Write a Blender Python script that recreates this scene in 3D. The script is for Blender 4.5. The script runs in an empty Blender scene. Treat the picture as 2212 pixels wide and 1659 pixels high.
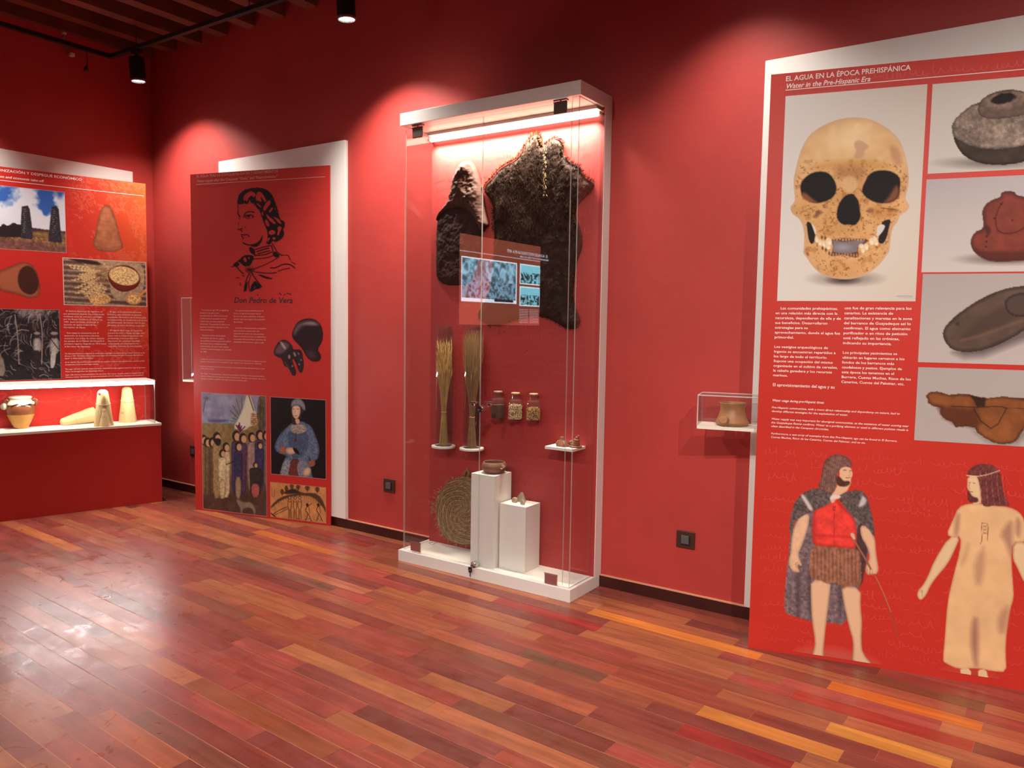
import bpy, bmesh, math, random
import numpy as np
from mathutils import Vector, Matrix
random.seed(7)
sc = bpy.context.scene
COL = sc.collection
rad = math.radians

# ------------------------------------------------------------ camera
CF, CYAW, CPITCH, CROLL, CH = 1666.7, 34.2716, -4.4192, 0.8801, 1.5
_y, _p, _r = rad(CYAW), rad(CPITCH), rad(CROLL)
FW = np.array([-math.sin(_y)*math.cos(_p), math.cos(_y)*math.cos(_p), math.sin(_p)])
_R = np.array([math.cos(_y), math.sin(_y), 0.0]); _U = np.cross(_R, FW)
RT = math.cos(_r)*_R + math.sin(_r)*_U
UP = -math.sin(_r)*_R + math.cos(_r)*_U
EYE = np.array([0, 0, CH])
cam = bpy.data.cameras.new('camera'); camo = bpy.data.objects.new('camera', cam); COL.objects.link(camo)
cam.sensor_fit = 'HORIZONTAL'; cam.sensor_width = 36; cam.lens = CF/2212*36; cam.clip_start = 0.05
m4 = Matrix(((RT[0], UP[0], -FW[0], 0), (RT[1], UP[1], -FW[1], 0), (RT[2], UP[2], -FW[2], CH), (0, 0, 0, 1)))
camo.matrix_world = m4
sc.camera = camo

# ------------------------------------------------------------ world, exposure
w = bpy.data.worlds.new('world'); sc.world = w; w.use_nodes = True
w.node_tree.nodes['Background'].inputs[0].default_value = (1, .85, .75, 1)
w.node_tree.nodes['Background'].inputs[1].default_value = 0.03
sc.view_settings.view_transform = 'Standard'; sc.view_settings.look = 'None'
sc.view_settings.exposure = 0.0; sc.view_settings.gamma = 1; sc.view_settings.use_curve_mapping = False

# lamp strengths (watts / emission)
LAMP_W = 130.0
TUBE_E = 9.0
CASE_W = 42.0
COUNTER_W = 3.1
STRIP_E = 170.0
SCREEN_E = 12.0
LAMPCOL = (1.0, 0.93, 0.84)

# ------------------------------------------------------------ pixel -> place helpers (2212 x 1659 frame)
def ray(u, v):
    d = FW*CF + RT*(u-1106) - UP*(v-829.5)
    return d/np.linalg.norm(d)
def at_z(u, v, z): d = ray(u, v); return EYE + d*((z-CH)/d[2])
def at_y(u, v, Y): d = ray(u, v); return EYE + d*(Y/d[1])
def at_x(u, v, X): d = ray(u, v); return EYE + d*(X/d[0])
def pix(P):
    v = np.asarray(P, float) - EYE
    d = v @ FW
    return 1106 + CF*(v @ RT)/d, 829.5 - CF*(v @ UP)/d
def s2l(c):
    c = np.asarray(c, float)/255.0
    return np.where(c <= .04045, c/12.92, ((c+.055)/1.055)**2.4)
def lin(*c): return tuple(float(x) for x in s2l(c))

# ------------------------------------------------------------ mesh helpers
class MB:
    def __init__(s): s.v = []; s.f = []; s.m = []; s.mats = []
    def mi(s, mat):
        if mat is None: return 0
        if mat not in s.mats: s.mats.append(mat)
        return s.mats.index(mat)
    def add(s, vs, fs, mat=None):
        o = len(s.v); k = s.mi(mat)
        s.v += [tuple(map(float, p)) for p in vs]
        s.f += [tuple(i+o for i in f) for f in fs]; s.m += [k]*len(fs)
    def box(s, a, b, mat=None):
        x0, y0, z0 = a; x1, y1, z1 = b
        s.add([(x0,y0,z0),(x1,y0,z0),(x1,y1,z0),(x0,y1,z0),(x0,y0,z1),(x1,y0,z1),(x1,y1,z1),(x0,y1,z1)],
              [(0,3,2,1),(4,5,6,7),(0,1,5,4),(1,2,6,5),(2,3,7,6),(3,0,4,7)], mat)
    def lathe(s, prof, c=(0,0,0), n=32, mat=None, wob=None):
        vs = []
        for r, z in prof:
            for i in range(n):
                a = 2*math.pi*i/n; rr = r*(1 + (wob(a, z) if wob else 0))
                vs.append((c[0]+rr*math.cos(a), c[1]+rr*math.sin(a), c[2]+z))
        fs = []
        for k in range(len(prof)-1):
            for i in range(n):
                j = (i+1) % n
                fs.append((k*n+i, k*n+j, (k+1)*n+j, (k+1)*n+i))
        if prof[0][0] > 1e-6: fs.append(tuple(range(n-1, -1, -1)))
        if prof[-1][0] > 1e-6: fs.append(tuple((len(prof)-1)*n+i for i in range(n)))
        s.add(vs, fs, mat)
    def tube(s, pts, r, n=8, mat=None, caps=True):
        pts = [Vector(p) for p in pts]; N = len(pts)
        rs = r if isinstance(r, (list, tuple)) else [r]*N
        vs = []; nrm = None
        for i, p in enumerate(pts):
            t = (pts[min(i+1, N-1)] - pts[max(i-1, 0)])
            if t.length < 1e-9: t = Vector((0,0,1))
            t.normalize()
            if nrm is None:
                a = Vector((0,0,1)) if abs(t.z) < .9 else Vector((1,0,0))
                nrm = t.cross(a).normalized()
            else:
                nrm = (nrm - t*nrm.dot(t))
                nrm = nrm.normalized() if nrm.length > 1e-6 else t.orthogonal().normalized()
            b = t.cross(nrm)
            for k in range(n):
                a = 2*math.pi*k/n
                vs.append(p + (nrm*math.cos(a) + b*math.sin(a))*rs[i])
        fs = []
        for i in range(N-1):
            for k in range(n):
                j = (k+1) % n
                fs.append((i*n+k, i*n+j, (i+1)*n+j, (i+1)*n+k))
        if caps: fs += [tuple(range(n-1, -1, -1)), tuple((N-1)*n+k for k in range(n))]
        s.add(vs, fs, mat)
    def prism(s, poly, y0, y1, mat=None):      # poly in (x, z), extruded along y
        n = len(poly)
        vs = [(x, y0, z) for x, z in poly] + [(x, y1, z) for x, z in poly]
        fs = [tuple(range(n)), tuple(range(2*n-1, n-1, -1))]
        for i in range(n):
            j = (i+1) % n
            fs.append((i, i+n, j+n, j))
        s.add(vs, fs, mat)
    def ribbon(s, pts, wd, y, mat=None):        # flat stroke in (x, z) at depth y
        P = np.array(pts, float)
        if len(P) < 2: return
        T = np.gradient(P, axis=0); L = np.hypot(T[:,0], T[:,1])+1e-9; T /= L[:,None]
        N = np.stack([-T[:,1], T[:,0]], 1)*wd/2
        A = P+N; B = P-N; n = len(P)
        vs = [(a[0], y, a[1]) for a in A] + [(b[0], y, b[1]) for b in B]
        s.add(vs, [(i, i+1, n+i+1, n+i) for i in range(n-1)], mat)
    def build(s, name, mat=None, parent=None, smooth=False, bevel=0, loc=None):
        me = bpy.data.meshes.new(name)
        me.from_pydata(s.v, [], s.f)
        mats = s.mats if s.mats else [mat]
        for q in mats:
            if q is not None: me.materials.append(q)
        if s.mats: me.polygons.foreach_set('material_index', s.m)
        if smooth: me.polygons.foreach_set('use_smooth', [True]*len(s.f))
        me.update()
        o = bpy.data.objects.new(name, me); COL.objects.link(o)
        if parent is not None: o.parent = parent
        if loc is not None: o.location = loc
        if bevel:
            b = o.modifiers.new('bevel', 'BEVEL'); b.width = bevel; b.segments = 2; b.limit_method = 'ANGLE'
        if smooth:
            try:
                o.modifiers.new('wn', 'WEIGHTED_NORMAL')
            except Exception: pass
        return o
def autosmooth(o, deg=40):
    me = o.data
    bm = bmesh.new(); bm.from_mesh(me)
    for e in bm.edges:
        if len(e.link_faces) == 2 and e.calc_face_angle(0) > rad(deg): e.smooth = False
    bm.to_mesh(me); bm.free()
def tag(o, label=None, cat=None, group=None, kind=None):
    if label: o['label'] = label
    if cat: o['category'] = cat
    if group: o['group'] = group
    if kind: o['kind'] = kind
    return o
def thing(name, label, cat, loc=(0,0,0), rz=0.0, group=None):
    o = bpy.data.objects.new(name, None); COL.objects.link(o)
    o.location = loc; o.rotation_euler = (0, 0, rz); o.empty_display_size = .1
    return tag(o, label, cat, group)
def copy_tree(o, parent=None):
    c = o.copy(); COL.objects.link(c); c.parent = parent
    for ch in [x for x in bpy.data.objects if x.parent == o]:
        k = ch.copy(); COL.objects.link(k); k.parent = c
        for g in [x for x in bpy.data.objects if x.parent == ch]:
            q = g.copy(); COL.objects.link(q); q.parent = k
    return c

# ------------------------------------------------------------ materials
def mat(name, col, rough=.5, metal=0, spec=.5, noise=None, bump=None, emit=None, trans=0, col2=None):
    m = bpy.data.materials.new(name); m.use_nodes = True
    nt = m.node_tree; b = nt.nodes['Principled BSDF']
    b.inputs['Base Color'].default_value = (*col, 1); b.inputs['Roughness'].default_value = rough
    b.inputs['Metallic'].default_value = metal; b.inputs['Specular IOR Level'].default_value = spec
    if emit: b.inputs['Emission Color'].default_value = (*emit[0], 1); b.inputs['Emission Strength'].default_value = emit[1]
    tc = nt.nodes.new('ShaderNodeTexCoord')
    if noise:
        n = nt.nodes.new('ShaderNodeTexNoise'); n.inputs['Scale'].default_value = noise[0]; n.inputs['Detail'].default_value = 5
        nt.links.new(tc.outputs['Object'], n.inputs['Vector'])
        r = nt.nodes.new('ShaderNodeValToRGB'); r.color_ramp.elements[0].position = .3; r.color_ramp.elements[1].position = .7
        c2 = col2 if col2 else tuple(min(1, x*(1-noise[1])) for x in col)
        r.color_ramp.elements[0].color = (*c2, 1)
        r.color_ramp.elements[1].color = (*col, 1)
        nt.links.new(n.outputs['Fac'], r.inputs['Fac']); nt.links.new(r.outputs['Color'], b.inputs['Base Color'])
    if bump:
        n = nt.nodes.new('ShaderNodeTexNoise'); n.inputs['Scale'].default_value = bump[0]; n.inputs['Detail'].default_value = 6
        nt.links.new(tc.outputs['Object'], n.inputs['Vector'])
        bp = nt.nodes.new('ShaderNodeBump'); bp.inputs['Strength'].default_value = bump[1]; bp.inputs['Distance'].default_value = bump[2]
        nt.links.new(n.outputs['Fac'], bp.inputs['Height']); nt.links.new(bp.outputs['Normal'], b.inputs['Normal'])
    return m
def vcol_mat(name, rough=.4, spec=.4, emit=0):
    m = bpy.data.materials.new(name); m.use_nodes = True
    nt = m.node_tree; b = nt.nodes['Principled BSDF']
    a = nt.nodes.new('ShaderNodeAttribute'); a.attribute_name = 'Col'
    b.inputs['Roughness'].default_value = rough; b.inputs['Specular IOR Level'].default_value = spec
    if emit:
        b.inputs['Base Color'].default_value = (.02,.02,.02,1)
        nt.links.new(a.outputs['Color'], b.inputs['Emission Color']); b.inputs['Emission Strength'].default_value = emit
    else:
        nt.links.new(a.outputs['Color'], b.inputs['Base Color'])
    return m
def emis(name, col, st):
    m = bpy.data.materials.new(name); m.use_nodes = True; nt = m.node_tree; nt.nodes.clear()
    e = nt.nodes.new('ShaderNodeEmission'); e.inputs[0].default_value = (*col, 1); e.inputs[1].default_value = st
    o = nt.nodes.new('ShaderNodeOutputMaterial'); nt.links.new(e.outputs[0], o.inputs[0]); return m
def glass(name, tint=(.97,.98,.975), ior=1.5, add=0.0, haze=0.0):
    m = bpy.data.materials.new(name); m.use_nodes = True; nt = m.node_tree; nt.nodes.clear()
    t = nt.nodes.new('ShaderNodeBsdfTransparent'); t.inputs[0].default_value = (*tint, 1)
    g = nt.nodes.new('ShaderNodeBsdfGlossy'); g.inputs['Roughness'].default_value = 0.0
    f = nt.nodes.new('ShaderNodeFresnel')
    ge = nt.nodes.new('ShaderNodeNewGeometry'); mr = nt.nodes.new('ShaderNodeMapRange')
    mr.inputs['To Min'].default_value = ior; mr.inputs['To Max'].default_value = 1/ior
    nt.links.new(ge.outputs['Backfacing'], mr.inputs['Value']); nt.links.new(mr.outputs[0], f.inputs[0])
    mx = nt.nodes.new('ShaderNodeMixShader'); o = nt.nodes.new('ShaderNodeOutputMaterial')
    src = f.outputs[0]
    if add:
        a = nt.nodes.new('ShaderNodeMath'); a.operation = 'ADD'; a.inputs[1].default_value = add
        nt.links.new(src, a.inputs[0]); src = a.outputs[0]
    nt.links.new(src, mx.inputs[0]); nt.links.new(t.outputs[0], mx.inputs[1]); nt.links.new(g.outputs[0], mx.inputs[2])
    out = mx.outputs[0]
    if haze:
        d = nt.nodes.new('ShaderNodeBsdfDiffuse'); d.inputs[0].default_value = (.9,.92,.9,1)
        m2 = nt.nodes.new('ShaderNodeMixShader'); m2.inputs[0].default_value = haze
        nt.links.new(out, m2.inputs[1]); nt.links.new(d.outputs[0], m2.inputs[2]); out = m2.outputs[0]
    nt.links.new(out, o.inputs[0]); return m

RED = (.44, .044, .037)
M_wall = mat('red_plaster', RED, .55, spec=.35, noise=(3.5, .10), bump=(14, .35, .006))
M_panelred = mat('red_print', (.50, .030, .024), .45, spec=.25, noise=(1.3, .10))
M_panelred3 = mat('red_print_bright', (.56, .032, .020), .45, spec=.25, noise=(1.3, .10))
M_panelredL = mat('red_print_orange', (.56, .060, .030), .38, spec=.45, noise=(3.0, .3))
M_script = mat('faint_script_ink', (.60, .050, .038), .5)
M_script2 = mat('faint_script_ink_dark', (.56, .042, .034), .4)
M_white = mat('white_lacquer', (.76, .72, .68), .4, noise=(2, .03))
M_whitebd = mat('white_board', (.78, .75, .71), .5, noise=(2, .03))
M_deck = mat('white_deck', (.85, .80, .70), .35, noise=(3, .03))
M_black = mat('black_metal', (.012, .011, .011), .45, spec=.4)
M_chrome = mat('chrome', (.75, .72, .70), .15, metal=1, noise=(20, .1))
M_clamp = mat('dark_steel_clamp', (.16, .11, .10), .3, metal=.6)
M_text = mat('pale_print_ink', (.80, .52, .46), .45)
M_textw = mat('white_print_ink', (.85, .74, .70), .45)
M_textd = mat('faint_print_ink', (.52, .16, .14), .45)
M_ink = mat('black_print_ink', (.014, .008, .010), .45)
M_base = mat('dark_red_skirting', (.050, .008, .006), .35, noise=(8, .3), bump=(20, .1, .002))
M_basetop = mat('pale_skirting_top', (.62, .30, .18), .5)  # paler strip along the top edge of the skirting
M_beam = mat('dark_stained_wood', (.20, .052, .026), .5, noise=(5, .4), bump=(30, .2, .003))
M_ceil = mat('dark_ceiling_boards', (.035, .012, .009), .6, noise=(5, .4))
M_glass = glass('clear_glass')
M_glassedge = glass('glass_edge', tint=(.62,.74,.68), haze=.30)
M_acry = glass('clear_acrylic', tint=(.985,.975,.975), haze=.006)
M_acryedge = glass('acrylic_edge', tint=(.9,.8,.8), haze=.55)
M_jarglass = glass('jar_glass', tint=(.95,.95,.93), add=.02, haze=.02)
M_clay = mat('brown_clay', (.20, .085, .050), .65, noise=(18, .35), bump=(40, .3, .003))
M_clay2 = mat('ochre_clay', (.50, .23, .09), .45, noise=(14, .45), bump=(40, .2, .002))
M_paper = mat('kraft_paper', (.66, .48, .22), .7, noise=(12, .12), bump=(26, .6, .008))
M_twine = mat('twine', (.62, .47, .24), .8)
M_print = vcol_mat('photo_print', .55, .15)

# ------------------------------------------------------------ structure
DW, XL = 3.9099, -6.5247          # main wall plane, left wall plane
XR, YF, ZC = 3.2, -3.8, 3.92
def struct(name, mb, m, bevel=0):
    o = mb.build(name, m, bevel=bevel); return tag(o, kind='structure')
b = MB(); b.box((XL-.2, DW, -.1), (XR+.2, DW+.2, ZC+.1)); struct('wall_back', b, M_wall)
b = MB(); b.box((XL-.2, YF, -.1), (XL, DW, ZC+.1)); struct('wall_left', b, M_wall)
b = MB(); b.box((XR, YF, -.1), (XR+.2, DW, ZC+.1)); struct('wall_right', b, M_wall)
b = MB(); b.box((XL-.2, YF-.2, -.1), (XR+.2, YF, ZC+.1)); struct('wall_front', b, M_wall)
b = MB(); b.box((XL, YF, ZC), (XR, DW, ZC+.1)); struct('ceiling', b, M_ceil)
k = 0
x = -6.464
while x < XR - .05:
    b = MB(); b.box((x-.105, YF, 3.747), (x, DW, ZC)); struct('trim_%d' % (k+1), b, M_beam); x += .3435; k += 1
def skirting(name, a, bb, top, bot):
    m = MB(); m.box(a, bb, M_base); m.box(top, bot, M_basetop)
    return tag(m.build(name), kind='structure')
skirting('baseboard_back', (XL, DW-.015, 0), (XR, DW, .064), (XL, DW-.015, .064), (XR, DW, .070))
skirting('baseboard_left', (XL, YF, 0), (XL+.015, DW-.015, .064), (XL, YF, .064), (XL+.015, DW-.015, .070))

# floor : individual boards as faces of one floor
def build_floor():
    PW, V0, ANG = .0913, 3.303, -.042
    ca, sa = math.cos(ANG), math.sin(ANG)
    ex = np.array([ca, sa]); ey = np.array([-sa, ca])
    pal = [(150,66,50),(138,58,46),(158,78,54),(126,56,46),(164,84,56),(148,62,52),(140,70,52),(156,66,56),(132,60,50),(170,92,60)]
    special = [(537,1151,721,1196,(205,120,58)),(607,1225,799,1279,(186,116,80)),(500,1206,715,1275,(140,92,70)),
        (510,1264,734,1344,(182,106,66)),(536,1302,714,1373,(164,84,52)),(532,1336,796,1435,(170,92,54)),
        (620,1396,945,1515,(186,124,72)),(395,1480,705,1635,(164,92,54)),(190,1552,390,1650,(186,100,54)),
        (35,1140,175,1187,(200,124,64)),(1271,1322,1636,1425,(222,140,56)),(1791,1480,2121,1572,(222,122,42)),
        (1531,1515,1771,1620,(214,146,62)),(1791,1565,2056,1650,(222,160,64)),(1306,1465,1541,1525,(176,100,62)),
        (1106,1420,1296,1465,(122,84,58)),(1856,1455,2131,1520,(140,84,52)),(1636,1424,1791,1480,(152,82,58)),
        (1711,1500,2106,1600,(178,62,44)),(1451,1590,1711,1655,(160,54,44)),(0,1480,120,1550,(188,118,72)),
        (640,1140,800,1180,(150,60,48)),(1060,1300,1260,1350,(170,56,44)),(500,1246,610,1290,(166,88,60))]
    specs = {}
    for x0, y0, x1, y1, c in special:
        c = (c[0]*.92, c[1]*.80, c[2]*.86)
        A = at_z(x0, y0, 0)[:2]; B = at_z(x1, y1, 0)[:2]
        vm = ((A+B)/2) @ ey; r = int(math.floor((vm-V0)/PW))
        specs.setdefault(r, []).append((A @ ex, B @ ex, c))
    m = MB(); cols = []
    rnd = random.Random(3)
    def clipquad(u0, u1, v0, v1):
        return [tuple(ex*u+ey*v) for u, v in ((u0,v0),(u1,v0),(u1,v1),(u0,v1))]
    umin, umax = XL-.6, XR+.6
    for r in range(-82, 12):
        v0 = V0 + r*PW; v1 = v0 + PW
        sp = sorted(specs.get(r, []))
        u = umin + rnd.random()*.9; edges = [umin]
        segs = []; cur = umin; tgt = u
        while cur < umax:
            L = rnd.choice([.45, .6, .75, .9, 1.1]); nxt = cur + L*(.6 if cur == umin else 1)
            segs.append([cur, min(nxt, umax), None]); cur = nxt
        for (a, bb, c) in sp:
            new = []
            for s in segs:
                if s[1] <= a or s[0] >= bb: new.append(s)
                else:
                    if s[0] < a - .12: new.append([s[0], a, s[2]])
                    elif s[0] < a and new: new[-1][1] = a
                    if s[1] > bb + .12: new.append([bb, s[1], s[2]])
            segs = sorted(new + [[a, bb, c]])
            for i in range(len(segs)-1): segs[i][1] = segs[i+1][0]
        g = .0012
        for a, bb, c in segs:
            if bb - a < .01: continue
            if c is None:
                c = rnd.choice(pal); q = rnd.uniform(.90, 1.08); c = tuple(x*q for x in c)
                if rnd.random() < .10: c = (172*q, 94*q, 58*q)
            P = clipquad(a+g*.4, bb-g*.4, v0+g, v1-g)
            z = rnd.uniform(-.0003, .0003)
            m.add([(p[0], p[1], z) for p in P], [(0,1,2,3)])
            c = (c[0]*.90+4, c[1]*.94+3 - .10*max(0, c[1]-c[0]*.5), c[2]*.92+4)
            cc = lin(*c); cols.append((*cc, rnd.random()))
    # filler between the boards
    m.add([(XL-.2, YF-.2, -.0012), (XR+.2, YF-.2, -.0012), (XR+.2, DW+.2, -.0012), (XL-.2, DW+.2, -.0012)], [(0,1,2,3)])
    cols.append((*lin(214,146,112), .5))
    # slab
    m.add([(XL-.2,YF-.2,-.1),(XR+.2,YF-.2,-.1),(XR+.2,DW+.2,-.1),(XL-.2,DW+.2,-.1)], [(3,2,1,0)]); cols.append((.3,.1,.1,.5))
    o = m.build('floor', None)
    me = o.data
    at = me.color_attributes.new('Col', 'FLOAT_COLOR', 'CORNER')
    arr = np.repeat(np.array(cols), 4, axis=0).astype(np.float32)
    at.data.foreach_set('color', arr.ravel())
    mt = bpy.data.materials.new('worn_wood_boards'); mt.use_nodes = True; nt = mt.node_tree; bs = nt.nodes['Principled BSDF']
    N = nt.nodes.new; Lk = nt.links.new
    a = N('ShaderNodeAttribute'); a.attribute_name = 'Col'
    tc = N('ShaderNodeTexCoord'); mp = N('ShaderNodeMapping'); mp.inputs['Rotation'].default_value = (0,0,-ANG)
    Lk(tc.outputs['Object'], mp.inputs['Vector'])
    addv = N('ShaderNodeVectorMath'); addv.operation = 'ADD'
    comb = N('ShaderNodeCombineXYZ'); mul = N('ShaderNodeMath'); mul.operation = 'MULTIPLY'; mul.inputs[1].default_value = 37.0
    Lk(a.outputs['Alpha'], mul.inputs[0]); Lk(mul.outputs[0], comb.inputs[0]); Lk(mul.outputs[0], comb.inputs[2])
    Lk(mp.outputs[0], addv.inputs[0]); Lk(comb.outputs[0], addv.inputs[1])
    sc1 = N('ShaderNodeVectorMath'); sc1.operation = 'MULTIPLY'; sc1.inputs[1].default_value = (2.0, 34.0, 1.0)
    Lk(addv.outputs[0], sc1.inputs[0])
    n1 = N('ShaderNodeTexNoise'); n1.inputs['Scale'].default_value = 1.3; n1.inputs['Detail'].default_value = 6; n1.inputs['Distortion'].default_value = .6
    Lk(sc1.outputs[0], n1.inputs['Vector'])
    sc2 = N('ShaderNodeVectorMath'); sc2.operation = 'MULTIPLY'; sc2.inputs[1].default_value = (2.2, 9.0, 1.0)
    Lk(addv.outputs[0], sc2.inputs[0])
    n2 = N('ShaderNodeTexNoise'); n2.inputs['Scale'].default_value = 1.6; n2.inputs['Detail'].default_value = 4
    Lk(sc2.outputs[0], n2.inputs['Vector'])
    r1 = N('ShaderNodeMapRange'); r1.inputs['From Min'].default_value = .3; r1.inputs['From Max'].default_value = .7
    r1.inputs['To Min'].default_value = .76; r1.inputs['To Max'].default_value = 1.14; Lk(n1.outputs['Fac'], r1.inputs['Value'])
    r2 = N('ShaderNodeMapRange'); r2.inputs['From Min'].default_value = .3; r2.inputs['From Max'].default_value = .65
    r2.inputs['To Min'].default_value = .84; r2.inputs['To Max'].default_value = 1.10; Lk(n2.outputs['Fac'], r2.inputs['Value'])
    mm = N('ShaderNodeMath'); mm.operation = 'MULTIPLY'; Lk(r1.outputs[0], mm.inputs[0]); Lk(r2.outputs[0], mm.inputs[1])
    vm = N('ShaderNodeVectorMath'); vm.operation = 'SCALE'; Lk(a.outputs['Color'], vm.inputs[0]); Lk(mm.outputs[0], vm.inputs['Scale'])
    Lk(vm.outputs[0], bs.inputs['Base Color'])
    # worn varnish
    n3 = N('ShaderNodeTexNoise'); n3.inputs['Scale'].default_value = 9.0; n3.inputs['Detail'].default_value = 7; n3.inputs['Distortion'].default_value = 1.2
    Lk(tc.outputs['Object'], n3.inputs['Vector'])
    r3 = N('ShaderNodeMapRange'); r3.inputs['From Min'].default_value = .30; r3.inputs['From Max'].default_value = .70
    r3.inputs['To Min'].default_value = .25; r3.inputs['To Max'].default_value = .40; Lk(n3.outputs['Fac'], r3.inputs['Value'])
    Lk(r3.outputs[0], bs.inputs['Roughness']); bs.inputs['Specular IOR Level'].default_value = .5
    n4 = N('ShaderNodeTexNoise'); n4.inputs['Scale'].default_value = 26; n4.inputs['Detail'].default_value = 4
    Lk(tc.outputs['Object'], n4.inputs['Vector'])
    bp = N('ShaderNodeBump'); bp.inputs['Strength'].default_value = .16; bp.inputs['Distance'].default_value = .005
    Lk(n4.outputs['Fac'], bp.inputs['Height']); Lk(bp.outputs['Normal'], bs.inputs['Normal'])
    me.materials.append(mt)
    tag(o, kind='structure')
build_floor()

# ------------------------------------------------------------ lighting track and spotlights
ZT = 3.57
YT, XT = 3.40, -6.22
t = thing('lighting_track', 'long black lighting track hung below the beams, turning a corner', 'lighting track', (XT, YT, ZT))
b = MB(); b.box((-.017, -.017, -.012), (XR-.4-XT, .017, .018)); b.build('rail', M_black, t)
b = MB(); b.box((-.017, YF+.6-YT, -.012), (.017, -.017, .018)); b.build('rail', M_black, t)
for px in (-5.86, -4.49, -2.8, -1.0, .7):
    b = MB(); b.tube([(px-XT, 0, .018), (px-XT, 0, 3.747-ZT)], .003, 6); b.build('suspension_cable', M_black, t)
for py in (2.2, .6, -1.0):
    b = MB(); b.tube([(0, py-YT, .018), (0, py-YT, 3.747-ZT)], .003, 6); b.build('suspension_cable', M_black, t)
M_lens = emis('lamp_lens', (1, .98, .94), 16)
M_ring = mat('lamp_ring', (.55,.55,.55), .25, metal=.9)
def spotlight(x, y, aim, label, watts, size=108, blend=1.0, group=None):
    zt = 3.50
    t = thing('track_spotlight', label, 'spotlight', (x, y, ZT-.012), 0, group)
    d = Vector(aim).normalized()
    b = MB(); b.box((-.05, -.016, -.022), (.05, .016, 0)); b.build('track_adapter', M_black, t)
    b = MB(); b.tube([(0, 0, -.022), (0, 0, -.058)], .011, 10); b.build('swivel_arm', M_black, t)
    q = Vector((0, 0, -1)).rotation_difference(d)
    qh = Vector((0, 0, -1)).rotation_difference(Vector((d.x*.3, d.y*.25, d.z)).normalized())
    c0 = Vector((0, 0, -.055))
    b = MB(); b.lathe([(.0, .0), (.052, .0), (.056, -.006), (.056, -.172), (.050, -.176), (.0475, -.160), (.0, -.160)], n=36)
    o = b.build('housing', M_black, t, smooth=False); autos(o)
    o.location = c0; o.rotation_mode = 'QUATERNION'; o.rotation_quaternion = qh
    b = MB(); b.lathe([(.050, -.1655), (.0575, -.1655), (.0575, -.178), (.050, -.180), (.046, -.170), (.050, -.1655)], n=36)
    r = b.build('bezel', M_ring, t); autos(r); r.location = c0; r.rotation_mode = 'QUATERNION'; r.rotation_quaternion = qh
    b = MB(); b.lathe([(.0, -.1765), (.030, -.175), (.0465, -.170), (.0, -.166)], n=36)
    r = b.build('lens', M_lens, t); r.location = c0; r.rotation_mode = 'QUATERNION'; r.rotation_quaternion = qh
    L = bpy.data.lights.new('beam', 'SPOT'); L.energy = watts; L.color = LAMPCOL; L.spot_size = rad(size); L.spot_blend = blend
    L.shadow_soft_size = .03
    lo = bpy.data.objects.new('beam', L); COL.objects.link(lo); lo.parent = t
    lo.location = c0 + (qh @ Vector((0, 0, -.19))); lo.rotation_mode = 'QUATERNION'; lo.rotation_quaternion = q
    return t
def autos(o): 
    for p in o.data.polygons: p.use_smooth = True
    autosmooth(o, 35)
AIM = (0.0, .22, -1)
spotlight(-5.86, YT, (.03, .24, -1), 'black cylinder spotlight lit on the track near the room corner', LAMP_W, 120, .8)
spotlight(-3.58, YT, (.06, .22, -1), 'lit black cylinder spotlight cut by the top edge, left of the tall case', LAMP_W*1.7)
spotlight(-1.30, YT, (.03, .22, -1), 'black track spotlight out of view above the gap before the skull panel', LAMP_W*.5, 100)
spotlight(1.0, YT, (0, .22, -1), 'black track spotlight out of view at the far right', LAMP_W)
spotlight(XT, 2.1, (-.16, 0, -1), 'black track spotlight out of view above the sugar panel at left', LAMP_W*1.9)

def build_fill_track():  # unseen track of lamps, added to fill the panels and floor with light
    t = thing('lighting_track', 'black lighting track added unseen behind the viewer to fill the room with light', 'lighting track', (-5.0, -.6, ZT))
    b = MB(); b.box((0, -.017, -.012), (7.4, .017, .018)); b.build('rail', M_black, t)
    for px in (.3, 2.5, 4.9, 7.1):
        b = MB(); b.tube([(px, 0, .018), (px, 0, 3.747-ZT)], .003, 6); b.build('suspension_cable', M_black, t)
    for i, x in enumerate((-4.2, -2.2, -.3, 1.3)):
        spotlight(x, -.6, (0, 1.0, -1) , 'unseen black track spotlight added behind the viewer to brighten the wall, %s from the left wall' % ('first','second','third','fourth')[i], LAMP_W*(.9, 1.1, 2.9, 4.0)[i], 88, .45)
    for i, x in enumerate((-3.2, -1.2, .6)):
        spotlight(x, -.6, (0, .25, -1) , 'unseen black track spotlight added behind the viewer to brighten the floor, %s from the left wall' % ('first','second','third')[i], LAMP_W*(.7, 1.0, 2.0)[i], 110, 1.0)
build_fill_track()

# white cable bracket clipped on a beam, and a small plug hanging from the track
P = at_z(160, 62, 3.747)
t = thing('cable_bracket', 'small pale bracket hanging from a ceiling beam near the left rail', 'bracket', (-6.464-.0525+.3435*round((float(P[0])+6.5165)/.3435), float(P[1]), 3.747))
b = MB(); b.box((-.02, -.012, -.012), (.02, .012, 0)); b.build('clip', M_white, t)
b = MB(); b.tube([(0,0,-.01), (.0,.0,-.10), (.02,.035,-.15)], .006, 8); b.build('strap', mat('grey_strap',(.25,.16,.14),.5), t)
b = MB(); b.box((.005,.03,-.172), (.04,.062,-.148)); b.build('connector', M_white, t)
t = thing('hanging_plug', 'small black plug dangling on its cable below the corner of the track', 'plug', (XT, 3.20, ZT-.012))
b = MB(); b.tube([(0,0,0), (.004,.006,-.02), (.006,.01,-.07), (.002,.004,-.12)], .0035, 8); b.build('cable', M_black, t)
b = MB(); b.lathe([(.006,-.115),(.014,-.125),(.020,-.142),(.016,-.150)], n=12); b.build('plug_head', M_black, t)

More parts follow.
